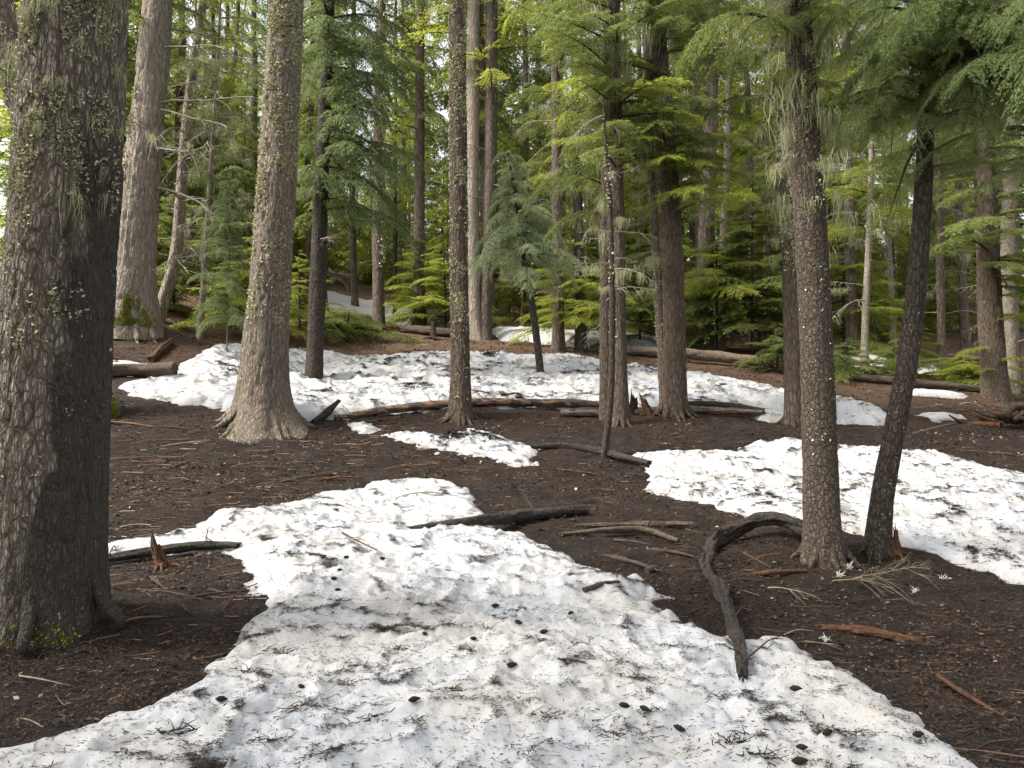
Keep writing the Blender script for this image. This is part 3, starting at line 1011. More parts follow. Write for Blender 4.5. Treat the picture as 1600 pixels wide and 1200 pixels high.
T = tree('sapling_left', 'conifer_sapling', 'slender sapling with blue-green needles standing in the left snow', [(354, 562, 3.2), (357, 450, 2.4), (360, 330, 1.6), (362, 265, .8)], 'grey', 12, .06, 4.4, .1, cat='sapling')
put_boughs(T, .9, 4.9, 80, .8, 'droop', 'blue', 'mid', taper=lambda u: 1.1 - .8 * u, elev=(-15, 10))

T = tree('broad', 'conifer_tree', 'broad grey trunk with flared roots and pale lichen dots', [(412, 664, 80), (412, 590, 73), (418, 500, 66), (432, 300, 61), (441, 150, 56), (448, 0, 53)], 'grey', 130, .03, 11, .62, 8, .032, 11, fh=.36)
put_roots(T, 7, 2.1, -200, 20, 'grey', .22)
bark_tufts(T, 1.6, 8, 8000, .021, 1, -90, 85, fade=1.0)
bark_tufts(T, .6, 3.0, 160, .018, 2, -90, 80)
bark_tufts(T, -.2, .0, 260, .018, 3, -135, 30, 'moss', M_MOSS, .7, 0)
put_dead(T, 2, 7.5, 16, .3, -90, 100, (-20, 20), 1, STUBS)

T = tree('droopy', 'conifer_tree', 'dark slim trunk with drooping blue-green boughs on its right side', [(490, 598, 30), (495, 480, 27), (500, 330, 23), (508, 150, 20), (515, 0, 16)], 'dark', 60, .04, 11, .3, 5, .03, 12)
zz = lambda y: zpix(T, y)
put_boughs(T, zz(330), zz(-120), 62, 1.75, 'droop', 'blue', 'mid', -15, 75, (-8, 18), 1)
put_boughs(T, zz(330), zz(-120), 20, 1.0, 'droop', 'blue', 'mid', 180, 70, (-8, 12), 2, lich=.3)
put_dead(T, zz(430), zz(60), 14, .9, -20, 100, (-25, 10), 3, None, .3)

T = tree('gap_trunk', 'conifer_tree', 'grey trunk with lichen seam rising behind the low shrub at left centre', [(592, 514, 20), (590, 350, 18), (592, 200, 17), (595, 50, 15)], 'far', 40, .08, 22, .3)
bark_tufts(T, 2, 12, 600, .06, 1, -40, 40)
put_boughs(T, 8.5, 20, 30, 2.0, 'droop', 'hemlock', 'far', lich=.5)
T = tree('gap_small', 'conifer_tree', 'small brown trunk in front of the far snow strip', [(556, 488, 14), (552, 430, 11), (550, 300, 10), (552, 100, 8)], 'far', 24, .1, 20, .5)
put_boughs(T, 3.5, 18, 34, 1.9, 'droop', 'hemlock', 'far', lich=.9)
T = tree('gap_thin', 'conifer_tree', 'thin dark trunk just right of the lichen-seamed trunk', [(617, 503, 8), (617, 400, 7), (618, 200, 6), (618, 60, 5)], 'dark', 20, .1, 18, .3)
put_boughs(T, 3.5, 16, 26, 1.7, 'droop', 'hemlock', 'far', lich=.9)

T = tree('flared_mid', 'conifer_tree', 'straight brown trunk with flared foot left of the lichen-speckled trunk', [(655, 514, 21), (655, 480, 19), (655, 300, 17), (656, 100, 15)], 'far', 40, .07, 20, .8, fh=.5)
put_boughs(T, 6.5, 19, 30, 2.0, 'flat', 'bright', 'far')
put_boughs(T, 5, 10, 6, 1.6, 'droop', 'hemlock', 'far', lich=.6)

T = tree('speckled', 'conifer_tree', 'straight trunk speckled with pale lichen behind the orange log', [(720, 656, 33), (719, 560, 31), (717, 400, 29), (716, 200, 28), (714, 0, 26)], 'brown', 80, .03, 11, .4, 5, .035, 12, fh=.3)
put_roots(T, 6, 2.4, -190, 10, 'brown')
bark_tufts(T, 1.6, 8.5, 4600, .020, 1, -90, 85, fade=1.0)
bark_tufts(T, .3, 2.6, 160, .016, 2, -90, 80)
put_dead(T, 2, 8, 12, .3, -90, 100, (-20, 20), 1, STUBS)

T = tree('reddish_behind', 'conifer_tree', 'tall reddish trunk directly behind the lichen-speckled trunk', [(744, 530, 24), (738, 400, 22), (738, 200, 22), (740, 0, 20)], 'giant', 40, .06, 22, .4)
put_boughs(T, 9, 20, 22, 2.0, 'flat', 'bright', 'far')
T = tree('second_behind', 'conifer_tree', 'dark straight trunk with bare stubs left of the leaning sapling', [(757, 530, 24), (766, 300, 20), (768, 100, 20), (768, 0, 19)], 'far', 40, .06, 21, .4)
put_boughs(T, 6.5, 19, 22, 1.9, 'flat', 'bright', 'far')
put_dead(T, 4, 9, 12, 1.3, None, 180, (-20, 20), 1)

T = tree('leaning', 'conifer_sapling', 'leaning young tree with grey-green drooping needles and bare bent tip', [(846, 595, 14), (838, 520, 12), (822, 420, 11), (807, 310, 9), (800, 272, 4), (792, 234, 2)], 'dark', 36, .04, 3, .15, cat='sapling', broken=True)
zz = lambda y: zpix(T, y)
put_boughs(T, zz(405), zz(240), 64, 1.2, 'droop', 'frost', 'mid', None, 180, (-18, 8), 4, taper=lambda u: 1.1 - .9 * u)
put_boughs(T, zz(430), zz(320), 8, 1.1, 'droop', 'frost', 'mid', -90, 95, (-25, 0), 5)
put_boughs(T, zz(300), zz(236), 16, .45, 'droop', 'frost', 'mid', None, 180, (-20, 5), 8)
put_dead(T, zz(470), zz(330), 16, .8, None, 180, (-20, 10), 6)

T = tree('pair_left', 'conifer_tree', 'narrower left trunk of the close pair right of centre', [(948, 654, 22), (946, 500, 20), (947, 300, 18), (950, 100, 15), (955, 0, 12)], 'brown', 50, .04, 10.5, .3)
zz = lambda y: zpix(T, y)
put_boughs(T, zz(330), zz(-60), 22, 1.25, 'droop', 'hemlock', 'mid', 190, 85, (-10, 12), 1, lich=.6)
put_dead(T, 1.5, 8, 16, .8, 180, 100, (-20, 15), 2, None, .5)
T = tree('pair_right', 'conifer_tree', 'furrowed brown right trunk of the close pair right of centre', [(971, 664, 25), (967, 500, 22), (965, 300, 21), (961, 150, 20), (960, 0, 18)], 'brown', 60, .035, 11, .45, 5, .04, 12)
put_roots(T, 5, 2.4, -190, 10, 'brown')
zz = lambda y: zpix(T, y)
put_boughs(T, zz(270), zz(-60), 26, 1.3, 'flat', 'hemlock', 'mid', -80, 120, (-12, 8), 1, lich=.6)
put_boughs(T, zz(235), zz(130), 8, 1.2, 'flat', 'bright', 'mid', -100, 80, (-15, 0), 3, lich=.5)
put_dead(T, 1.5, 8, 14, .6, None, 180, (-20, 15), 2, None, .5)
T = tree('crooked_thin', 'conifer_tree', 'thin crooked stem standing in front of the close trunk pair', [(942, 714, 10), (951, 665, 11), (956, 600, 11), (957, 450, 10), (953, 300, 8), (946, 222, 5)], 'dark', 24, .05, 5.2, .15)
put_dead(T, 2, 5, 16, .6, None, 180, (-25, 20), 2, None, .4)
bark_tufts(T, 1, 5, 200, .02, 1)

T = tree('forked_main', 'conifer_tree', 'stout furrowed brown trunk beside the rusty splintered stub', [(1053, 648, 42), (1054, 560, 36), (1052, 400, 33), (1043, 250, 33), (1029, 100, 33), (1018, 0, 30)], 'brown', 80, .035, 11, .32, 6, .05, 9, fh=.3)
put_roots(T, 6, 2.2, -190, 10, 'brown')
zz = lambda y: zpix(T, y)
put_boughs(T, zz(270), zz(-60), 30, 1.3, 'flat', 'hemlock', 'mid', -80, 120, (-15, 10), 1, lich=.5)
put_boughs(T, zz(330), zz(240), 7, 1.3, 'flat', 'bright', 'mid', -60, 70, (-15, 5), 4, lich=.3)
put_dead(T, 2.5, 8, 24, .8, None, 180, (-25, 15), 2, None, .6)
T = tree('forked_side', 'conifer_tree', 'thin trunk leaning against the left side of the stout furrowed trunk', [(1040, 640, 18), (1032, 500, 16), (1024, 380, 15), (1018, 280, 13), (1010, 130, 10)], 'grey', 36, .05, 9, .2)
bark_tufts(T, .5, 6, 500, .022, 1)
put_dead(T, 2.5, 8, 14, .8, None, 180, (-25, 15), 2, None, .5)

T = tree('behind_scaly', 'conifer_tree', 'lichen-hung trunk just left of and behind the scaly trunk', [(1241, 664, 34), (1240, 560, 29), (1236, 400, 28), (1228, 250, 26), (1218, 100, 24), (1212, 0, 22)], 'brown', 70, .035, 11, .3, 5, .03, 12)
put_roots(T, 5, 2.2, -190, 10, 'brown')
bark_tufts(T, 2.6, 8, 1100, .028, 1, -110, 80)
rr_ = np.random.default_rng(6)
for k in range(26):
    z = rr_.uniform(2.6, 8); p, r_ = pos_at(T, z); a = math.radians(rr_.uniform(-220, 0))
    put_clump(T, Vector(p) + Vector((math.cos(a), math.sin(a), 0)) * float(r_ * 1.02 + rr_.random() ** 2 * .5), rr_, rr_.uniform(.5, 1.2))
put_dead(T, 3.5, 9, 18, .9, 180, 110, (-20, 15), 2, None, .6)
put_boughs(T, 5.6, 10, 16, 1.5, 'droop', 'hemlock', 'mid', 185, 70, (-8, 15), 2, lich=.5)

T = tree('scaly', 'conifer_tree', 'nearest right trunk with small scaly bark plates on dark earth', [(1287, 873, 58), (1284, 806, 55), (1279, 630, 51), (1270, 400, 50), (1257, 200, 48), (1245, 0, 44)], 'scaly', 120, .02, 7.5, .42, 7, .02, 16, fh=.22, toptaper=.7)
put_roots(T, 5, 2.0, -190, 10, 'scaly', .2)
bark_tufts(T, 2.8, 5.6, 500, .014, 1, -60, 90, fade=1.2)
bark_tufts(T, .8, 2.6, 60, .012, 2, -90, 70, m=M_WHITE_LICHEN)
rr_ = np.random.default_rng(8)
for k in range(20):
    z = rr_.uniform(3.0, 5.4); p, r_ = pos_at(T, z); a = math.radians(rr_.uniform(-200, 20))
    put_clump(T, Vector(p) + Vector((math.cos(a), math.sin(a), 0)) * float(r_ * 1.02 + rr_.random() ** 2 * .45), rr_, rr_.uniform(.3, .75))
put_dead(T, 2.7, 5.2, 22, .55, None, 180, (-25, 15), 2, None, .3)
put_boughs(T, 4.6, 6.6, 12, 1.25, 'droop', 'hemlock', 'near', 200, 75, (-5, 12), 2)
put_boughs(T, 3.9, 5.2, 9, .7, 'droop', 'hemlock', 'near', -50, 120, (-5, 12), 3, lich=.4)

T = tree('crooked', 'conifer_tree', 'crooked dark trunk leaning right, next to a splintered stub', [(1369, 864, 36), (1376, 780, 34), (1392, 700, 34), (1420, 560, 31), (1433, 450, 29), (1443, 300, 26), (1450, 100, 23), (1455, 0, 21)], 'umber', 80, .028, 7.5, .4, 6, .03, 14, fh=.2)
put_roots(T, 5, 2.2, -190, 10, 'umber', .2)
zz = lambda y: zpix(T, y)
bark_tufts(T, .1, 2.6, 110, .008, 2, -90, 80, m=M_WHITE_LICHEN)
put_boughs(T, zz(170), zz(-130), 20, 1.2, 'droop', 'silver', 'near', -80, 95, (-5, 15), 1)
put_boughs(T, zz(150), zz(-130), 16, 1.6, 'droop', 'silver', 'near', 0, 90, (-5, 15), 2)
put_boughs(T, zz(260), zz(60), 9, 1.1, 'flat', 'hemlock', 'near', 60, 60, (-20, 5), 3)
put_boughs(T, zz(215), zz(40), 20, 1.1, 'droop', 'silver', 'near', -90, 80, (-5, 12), 4)
put_boughs(T, zz(170), zz(-60), 8, 1.3, 'droop', 'silver', 'near', -150, 40, (-5, 15), 5)

T = tree('corner', 'conifer_tree', 'conifer at the right edge whose drooping boughs fill the top right corner', [(1640, 900, 40), (1632, 600, 34), (1628, 300, 30), (1622, 0, 26)], 'dark', 60, .04, 7.5, .2)
zz = lambda y: zpix(T, y)
put_boughs(T, zz(140), zz(-200), 14, 1.5, 'droop', 'silver', 'near', 165, 70, (-5, 15), 1)
put_boughs(T, zz(290), zz(60), 9, .8, 'droop', 'silver', 'near', 185, 60, (-5, 15), 7)
put_boughs(T, zz(200), zz(-40), 14, 1.3, 'droop', 'silver', 'near', 190, 50, (-5, 15), 3)
put_boughs(T, zz(120), zz(-200), 10, 1.3, 'droop', 'silver', 'near', -120, 60, (-5, 15), 2)
T = tree('right_edge', 'conifer_tree', 'grey-brown trunk near the right edge beside pale broken snags', [(1557, 624, 46), (1550, 560, 37), (1545, 450, 34), (1540, 300, 30), (1535, 100, 28)], 'brown', 60, .04, 13, .3, bamp=.04)
zz = lambda y: zpix(T, y)
put_boughs(T, zz(440), zz(0), 26, 2.0, 'flat', 'hemlock', 'mid', -110, 110, (-12, 8), 1)
put_boughs(T, zz(490), zz(400), 5, 1.8, 'flat', 'bright', 'mid', -80, 70, (-12, 3), 2)
put_boughs(T, zz(590), zz(510), 4, 1.0, 'flat', 'bright', 'mid', -110, 70, (-12, 3), 3)
T = tree('right_thick', 'conifer_tree', 'rear trunk close behind the grey-brown right edge trunk', [(1580, 612, 30), (1576, 500, 26), (1578, 300, 24), (1590, 100, 20)], 'pale', 40, .05, 12, .3)
put_dead(T, 1.0, 6, 18, .9, None, 180, (-30, 25), 2)
put_boughs(T, 4, 10, 16, 1.8, 'flat', 'hemlock', 'mid', None, 180, (-12, 8), 1)

T = tree('hollow', 'conifer_tree', 'big trunk with split flared base behind the reddish fallen log', [(1098, 547, 36), (1100, 450, 28), (1106, 300, 23), (1112, 150, 20), (1116, 0, 18)], 'far', 60, .06, 17, .6, 7, .06, 5, fh=.8)
put_boughs(T, 8, 16, 20, 1.8, 'droop', 'blue', 'mid', None, 180, (-10, 10), 1, lich=.4)
T = tree('hollow_side', 'conifer_tree', 'pale stripped trunk just right of the split-based trunk', [(1125, 545, 22), (1128, 440, 15), (1134, 300, 11), (1140, 100, 8)], 'pale', 36, .07, 15, .4)
put_dead(T, 2, 9, 20, 1.2, None, 180, (-30, 20), 1, None, .3)
for key, lab, way, bk in (
        ('mid_a', 'dark trunk behind the leaning sapling, left one of two', [(872, 548, 20), (872, 450, 18), (870, 300, 16), (868, 100, 14)], 'far'),
        ('mid_b', 'dark trunk behind the leaning sapling, right one of two', [(908, 550, 19), (905, 400, 16), (900, 200, 14)], 'dark'),
        ('rt_a', 'brown trunk among shrubs right of the scaly trunk', [(1332, 565, 20), (1328, 430, 18), (1325, 250, 15)], 'far'),
        ('rt_b', 'pale sunlit slim trunk among shrubs left of the crooked trunk', [(1350, 580, 13), (1352, 480, 11), (1357, 400, 10), (1362, 250, 8)], 'pale'),
        ('rt_c', 'slim lichen-covered trunk touching the left edge of the crooked trunk', [(1396, 548, 12), (1392, 440, 9), (1385, 330, 8)], 'pale'),
        ('rt_d', 'slim grey trunk right of the crooked trunk behind a low fir', [(1472, 577, 14), (1470, 480, 12), (1468, 350, 11)], 'far'),
        ('rt_e', 'grey dead trunk with bare twigs on the far right slope', [(1510, 547, 17), (1505, 470, 13), (1500, 350, 11)], 'far')):
    T = tree(key, 'conifer_tree', lab, way, bk, 36, .07, 16 + 3 * random.random(), .45)
    put_dead(T, 1.5, 8, 14, 1.3, None, 180, (-30, 15), 1, None, .55)
    put_boughs(T, 4.0, 14.5, 26, 1.8, 'flat' if key in ('mid_a', 'rt_b', 'rt_d') else 'droop', 'bright' if key in ('mid_b', 'rt_a', 'rt_b') else 'hemlock', 'mid', lich=.35)

# --- young firs and shrubs ---------------------------------------------------------------------
def young(key, label, px, py, h_px, fol, style, n, L, lod='mid', z0=.12, cat='young tree', name='young_fir', depth=None):
    T = tree(key, name, label, [(px, py, 5), (px, py - h_px * .5, 3.5), (px + random.uniform(-3, 3), py - h_px, 1.5)], 'dark', 10, .1, 1, .2, cat=cat, broken=True, depth=depth)
    H = T.Q[-1, 2]
    put_boughs(T, H * z0, H * .98, n, L, style, fol, lod, None, 180, (-14, 12), 1, taper=lambda u: 1.15 - 1.0 * u)
    return T
young('y1', 'bright green young fir left of the flared brown trunk', 652, 514, 165, 'bright', 'flat', 56, 1.5)
young('y2', 'bright green young fir close right of the flared brown trunk', 695, 520, 150, 'bright', 'flat', 50, 1.6)
young('y3', 'bright green fir top between the broad trunk and the drooping tree', 468, 520, 130, 'bright', 'flat', 42, 1.2)
young('y4', 'low spreading fir shrub beside the far snow strip', 540, 525, 42, 'hemlock', 'flat', 34, 1.9, name='fir_shrub', cat='shrub')
young('y5', 'young fir with layered boughs behind the leaning sapling', 900, 548, 190, 'bright', 'flat', 60, 1.6, z0=.25)
young('y6', 'young fir with yellow-green boughs before the split-based trunk', 1120, 552, 170, 'bright', 'flat', 36, 2.2, z0=.5)
young('y7', 'bushy young fir behind the reddish fallen log', 1175, 556, 330, 'hemlock', 'flat', 90, 2.2)
young('y8', 'low fir shrub at the right end of the reddish log', 1215, 582, 70, 'hemlock', 'flat', 40, 1.1, name='fir_shrub', cat='shrub')
young('y9', 'low fir shrub at the foot of the pale sunlit slim trunk', 1325, 588, 60, 'hemlock', 'flat', 40, 1.1, name='fir_shrub', cat='shrub')
young('y10', 'low fir shrub touching the left side of the crooked trunk', 1395, 592, 58, 'hemlock', 'flat', 40, 1.1, name='fir_shrub', cat='shrub')
young('y11', 'low bright fir shrub right of the crooked trunk', 1500, 602, 50, 'bright', 'flat', 46, 1.2, name='fir_shrub', cat='shrub')
young('y12', 'tall young fir rising right of the scaly trunk', 1318, 560, 260, 'bright', 'flat', 70, 1.7)
young('y13', 'dark young fir in the gap left of the blotched thin trunk', 272, 488, 190, 'hemlock', 'flat', 70, 1.8)
young('y14', 'young fir right of the blotched thin trunk', 385, 520, 150, 'bright', 'flat', 60, 1.6)
young('y15', 'small bright fir right of the mossy giant trunk', 262, 488, 40, 'bright', 'flat', 24, .6)
young('y16', 'young fir behind the pair of trunks right of centre', 1000, 545, 200, 'hemlock', 'flat', 60, 1.7)
young('y17', 'low green fir spray at the foot of the far right trunks', 1425, 575, 90, 'bright', 'flat', 30, 1.0)

# --- the forest behind: shared crown meshes -----------------------------------------------------
def crown_mesh(seed, H, z0, n, Lmax, style, fol):
    r = np.random.default_rng(seed)
    mb = MB()
    src = boughs(style, fol, 'xfar')
    arrs = []
    for me in src:
        V = np.zeros(len(me.vertices) * 3, np.float32); me.vertices.foreach_get('co', V)
        li = np.zeros(len(me.loops), np.int32); me.loops.foreach_get('vertex_index', li)
        lt = np.zeros(len(me.polygons), np.int32); me.polygons.foreach_get('loop_total', lt)
        mi = np.zeros(len(me.polygons), np.int32); me.polygons.foreach_get('material_index', mi)
        tn = np.zeros(len(me.vertices), np.float32); me.attributes['tone'].data.foreach_get('value', tn)
        arrs.append((V.reshape(-1, 3), li.reshape(-1, 4)[mi == 0], tn))
    for k in range(n):
        u = min(1, max(0, (k + r.uniform(-.5, .5)) / n))
        z = z0 + (H - z0) * u
        V, F, tn = arrs[r.integers(len(arrs))]
        keep = r.random(len(F)) < .9
        F = F[keep]
        s = Lmax * (1.05 - .9 * u ** 1.2) * r.uniform(.6, 1.2) / 1.5
        a = r.uniform(0, 6.3); e = math.radians(r.uniform(-15, 12))
        M = Matrix.Translation((0, 0, z)) @ Matrix.Rotation(a, 4, 'Z') @ Matrix.Rotation(-e, 4, 'Y') @ Matrix.Diagonal((s, s, s, 1))
        M = np.array(M)
        mb.add(V @ M[:3, :3].T + M[:3, 3], F, np.clip(tn + r.normal(0, .12), 0, 1))
    return mb.mesh('crown', FOL[fol], smooth=False)

def far_trunk(seed, H, r0):
    n = 30
    r = np.random.default_rng(seed)
    t = np.linspace(0, H + 1, n)
    Q = np.stack([np.cumsum(r.normal(0, .03, n)), np.cumsum(r.normal(0, .03, n)), t - 1], 1)
    rad = r0 * (1 - .88 * (t / (H + 1)) ** 1.1)
    me, V = trunk_mesh(Q, rad, t, 20, 1, 'far', .5, 5, seed, .03, 6, .6)
    return me

FAR = []
for i, (H, z0, n, L, st, fo) in enumerate(((24, 5, 100, 2.2, 'flat', 'bright'), (27, 7, 104, 2.3, 'droop', 'hemlock'), (22, 3.5, 96, 2.1, 'droop', 'hemlock'), (25, 5, 100, 2.1, 'droop', 'bright'), (20, 2.0, 96, 2.2, 'flat', 'hemlock'), (28, 10, 84, 2.0, 'droop', 'silver'))):
    FAR.append((crown_mesh(600 + i, H, z0, n, L, st, fo), far_trunk(640 + i, H, .17 + .045 * (i % 3))))
YOUNG = []
for i, (H, n, L, st, fo) in enumerate(((6, 60, 1.9, 'flat', 'bright'), (8, 70, 2.1, 'flat', 'hemlock'), (5, 56, 1.7, 'droop', 'bright'), (10, 80, 2.2, 'flat', 'bright'))):
    YOUNG.append((crown_mesh(660 + i, H, .3, n, L, st, fo), far_trunk(680 + i, H, .07)))

def far_tree(x, y, s, rz, kind, label, group, bank=None, name='conifer_tree', cat='tree'):
    z = float(terrain(x, y)) - .05
    root = empty(name, (x, y, z), label, cat, group)
    root.rotation_euler = (random.uniform(-.02, .02), random.uniform(-.02, .02), rz)
    root.scale = (s, s, s)
    c, tm = (bank or FAR)[kind]
    link('trunk', tm, root)
    link('crown', c, root)['kind'] = 'stuff'
    return root

fr = random.Random(21)
placed = [(t.g[0], t.g[1]) for t in TREES.values()]
ORD_ = 'first second third fourth fifth sixth seventh eighth ninth tenth eleventh twelfth'.split()
FARLIST = []
def scatter(n, d0, d1, gap, label, group, half=.672, bank=None, name='conifer_tree', cat='tree'):
    k = tries = 0
    while k < n and tries < 6000:
        tries += 1
        y = math.sqrt(fr.uniform(d0 * d0, d1 * d1))
        x = fr.uniform(-half, half) * y
        if any((x - a) ** 2 + (y - b) ** 2 < gap * gap for a, b in placed):
            continue
        # keep the open gaps of the photograph: far snow strip and the slope at far right
        px = 800 + FPX * x / y
        if y < 40 and 500 < px < 690 or y < 30 and 1400 < px < 1545: continue
        if bank and y < 26 and 150 < px < 480: continue
        placed.append((x, y))
        FARLIST.append((px, far_tree(x, y, fr.uniform(.8, 1.15) * (1 if bank else .95 if y < 42 else .78 if y < 66 else .66), fr.uniform(0, 6.28), fr.randrange(len(bank or FAR)), label, group, bank, name, cat), name, y))
        k += 1
for k, (x, y, kd) in enumerate(((-8, 1, 1), (-12, 1, 3), (-7, -3, 1), (-4, -6, 2), (-11, -2, 4), (4, -7, 3), (-1, -9, 0))):  # unseen trees, placed so their crowns shade the near ground
    far_tree(x, y, 1.0, k * 1.3, kd, 'unseen tall conifer left of or behind the viewer, placed to shade the near snow', 'unseen conifers beside the viewer')
scatter(64, 24, 42, 1.7, 'tall slender conifer in the nearer background forest', 'nearer background conifers')
scatter(84, 42, 66, 1.8, 'tall conifer deep in the background forest', 'deep background conifers')
scatter(80, 66, 112, 3.0, 'distant conifer closing off the forest', 'distant conifers')
scatter(54, 25, 44, 1.6, 'young fir filling the space between background trunks', 'background young firs', .672, YOUNG, 'young_fir', 'young tree')
scatter(80, 44, 80, 1.6, 'distant young fir low between the far trunks', 'distant young firs', .672, YOUNG, 'young_fir', 'young tree')
LM = [(0, 'the left picture edge'), (165, 'the massive left trunk'), (276, 'the slim curved trunk'), (427, 'the broad grey trunk'), (497, 'the drooping tree'), (591, 'the lichen-seamed trunk'), (655, 'the flared brown trunk'),
      (717, 'the lichen-speckled trunk'), (765, 'the stubby dark trunk'), (825, 'the leaning sapling'), (955, 'the close trunk pair'), (1052, 'the stout trunk'), (1103, 'the split-based trunk'), (1255, 'the scaly trunk'), (1435, 'the crooked trunk'), (1545, 'the right edge trunk'), (1601, 'the right picture edge')]
for nm, kind_ in (('conifer_tree', 'nearer background conifer'), ('young_fir', 'background young fir')):
    for (a, la), (b, lb) in zip(LM[:-1], LM[1:]):
        row = sorted((p, o) for p, o, n_, y_ in [(q[0], q[1].name, q[2], q[3]) for q in FARLIST] if n_ == nm and y_ < 44 and a <= p < b)
        for q, (p, on) in enumerate(row):
            first = '' if len(row) == 1 else ORD_[q] + ' from left, '
            bpy.data.objects[on]['label'] = first + kind_ + ' between ' + la + ' and ' + lb

# ------------------------------------------------------------------ logs, stumps, sticks
def log_obj(name, label, pts, rad, m, cat='log', ns=20, rough=.12, rscale=5, broken=.5, n=60, seed=1, knots=0, group=None):
    pts = np.array(pts); c = pts.mean(0)
    Q, r, t = resample(pts - c, rad, n, 1)
    mb = MB()
    add_tube(mb, Q, r, ns, 0, rough, seed, rscale, True, 0, broken)
    o = link(name, mb.mesh(name, m))
    o.location = Vector(c)
    tag(o, label, cat, group)
    return o, Q, r

def root_of(o, label, cat):
    """turn a single-mesh log into a thing with parts"""
    e = empty(o.name.split('.')[0], o.location.copy(), label, cat)
    return e

def log_thing(name, label, pts, rad, m, stubs=0, cat='log', bark_m=None, seed=1, **kw):
    pts = np.array(pts, float); c = pts.mean(0)
    e = empty(name, Vector(c), label, cat)
    n = kw.pop('n', 60)
    Lg = np.linalg.norm(np.diff(pts, axis=0), axis=1).sum(); n = max(n, int(Lg / .025)) if Lg < 6 else n * 2
    Q, r, t = resample(pts - c, rad, n, 1)
    mb = MB()
    add_tube(mb, Q, r, kw.get('ns', 26), 0, kw.get('rough', .12), seed, kw.get('rscale', 5), True, 0, kw.get('broken', .5))
    link('log_body', mb.mesh('log_body', m), e)
    rg = np.random.default_rng(seed)
    for k in range(stubs):
        i = rg.integers(3, n - 3)
        ms = STUBS_DARK[rg.integers(len(STUBS))]
        s = rg.uniform(.25, .6)
        M = Matrix.Translation(Vector(Q[i]) + Vector((0, 0, r[i] * .5))) @ Matrix.Rotation(rg.uniform(0, 6.3), 4, 'Z') @ Matrix.Rotation(-rg.uniform(.1, .6), 4, 'Y') @ Matrix.Diagonal((s, s, s, 1))
        link('branch_stub', ms, e, M)
    return e, Q, r, c

def gl(px, py, lift):
    p = on_surface(px, py); p[2] += lift
    return p

log_thing('fallen_log', 'orange barkless log lying behind the lichen-speckled trunk', [gl(525, 655, .02), gl(600, 648, .08), gl(690, 640, .09), gl(790, 637, .09), gl(900, 640, .06)], [.045, .07, .078, .07, .055], M_LOGWOOD, 14, seed=3, rough=.10)
log_thing('log_stub', 'short dark pointed stub at the left end of the orange log', [gl(492, 660, .02), gl(508, 655, .08), gl(528, 648, .2)], [.05, .07, .03], M_CHAR, 0, seed=4, n=20)
log_thing('fallen_log', 'dark bark-covered log between the orange log and the close trunk pair', [gl(800, 636, .05), gl(880, 634, .06), gl(960, 638, .05)], [.06, .07, .05], M_LOGBARK, 8, seed=5)
log_thing('fallen_log', 'split grey log ending right of the stout furrowed trunk', [gl(880, 650, .04), gl(960, 650, .06), gl(1080, 645, .06), gl(1190, 648, .04)], [.05, .065, .065, .045], M_GREYWOOD, 10, seed=6, rough=.3)
log_thing('fallen_log', 'hollow dark half log on the snow edge right of the stout trunk', [gl(1075, 640, .08), gl(1130, 641, .08), gl(1192, 646, .05)], [.06, .07, .05], M_CHAR, 2, seed=16, rough=.2)
log_thing('fallen_log', 'long reddish fallen log beyond the snow field at right', [gl(940, 553, .12), gl(1040, 562, .2), gl(1120, 570, .22), gl(1205, 578, .18)], [.10, .14, .155, .13], M_GREYWOOD, 3, seed=7, n=80)
log_thing('fallen_log', 'charred log emerging from the foreground snow near the centre', [gl(640, 823, -.03), gl(735, 822, .03), gl(820, 816, .07), gl(912, 806, .07)], [.03, .055, .075, .055], M_CHAR, 3, seed=8, rough=.18, rscale=9)
log_thing('fallen_log', 'black charred log under the foot of the thin crooked stem', [gl(832, 700, .02), gl(890, 702, .05), gl(945, 712, .05), gl(1012, 730, .03)], [.035, .055, .055, .045], M_CHAR, 6, seed=9)
log_thing('fallen_log', 'thin black log under the splintered stump at left', [gl(160, 880, .03), gl(240, 872, .06), gl(320, 862, .06), gl(372, 855, .01)], [.04, .05, .05, .03], M_CHAR, 4, seed=10, rough=.2)
log_thing('fallen_log', 'mossy cut log at the left edge of the snow field', [gl(150, 590, .12), gl(210, 588, .12), gl(272, 585, .11)], [.13, .125, .12], M_LOGBARK, 2, seed=11, broken=.1)
log_thing('fallen_log', 'long dark log on the slope behind the crooked trunk', [gl(1300, 592, .08), gl(1380, 600, .1), gl(1460, 608, .1), gl(1535, 614, .08)], [.08, .1, .1, .08], M_LOGBARK, 5, seed=12)
log_thing('fallen_log', 'pale log across the far right slope', [gl(1440, 562, .1), gl(1500, 565, .12), gl(1560, 572, .1)], [.10, .12, .10], M_GREYWOOD, 4, seed=13)
log_thing('fallen_log', 'dark rotten log below the far trunks at centre left', [gl(630, 520, .12), gl(670, 524, .15), gl(715, 528, .12)], [.12, .15, .12], M_LOGBARK, 3, seed=14)
log_thing('fallen_log', 'dark broken log lying on the bare earth right of the charred log', [gl(880, 838, .02), gl(950, 834, .035), gl(1010, 832, .035), gl(1058, 848, .02)], [.02, .035, .035, .02], M_LOGBARK, 3, seed=15)
log_thing('fallen_log', 'rotting dark plank-like log behind the charred arching branch', [gl(900, 826, .02), gl(1000, 824, .03), gl(1080, 824, .02)], [.03, .04, .03], M_LOGBARK, 2, seed=17, rough=.3)
log_thing('fallen_log', 'reddish rotten log pieces below the mossy giant trunk', [gl(235, 565, .05), gl(252, 552, .08), gl(268, 538, .08)], [.06, .08, .05], M_RUST, 0, seed=18, rough=.25)
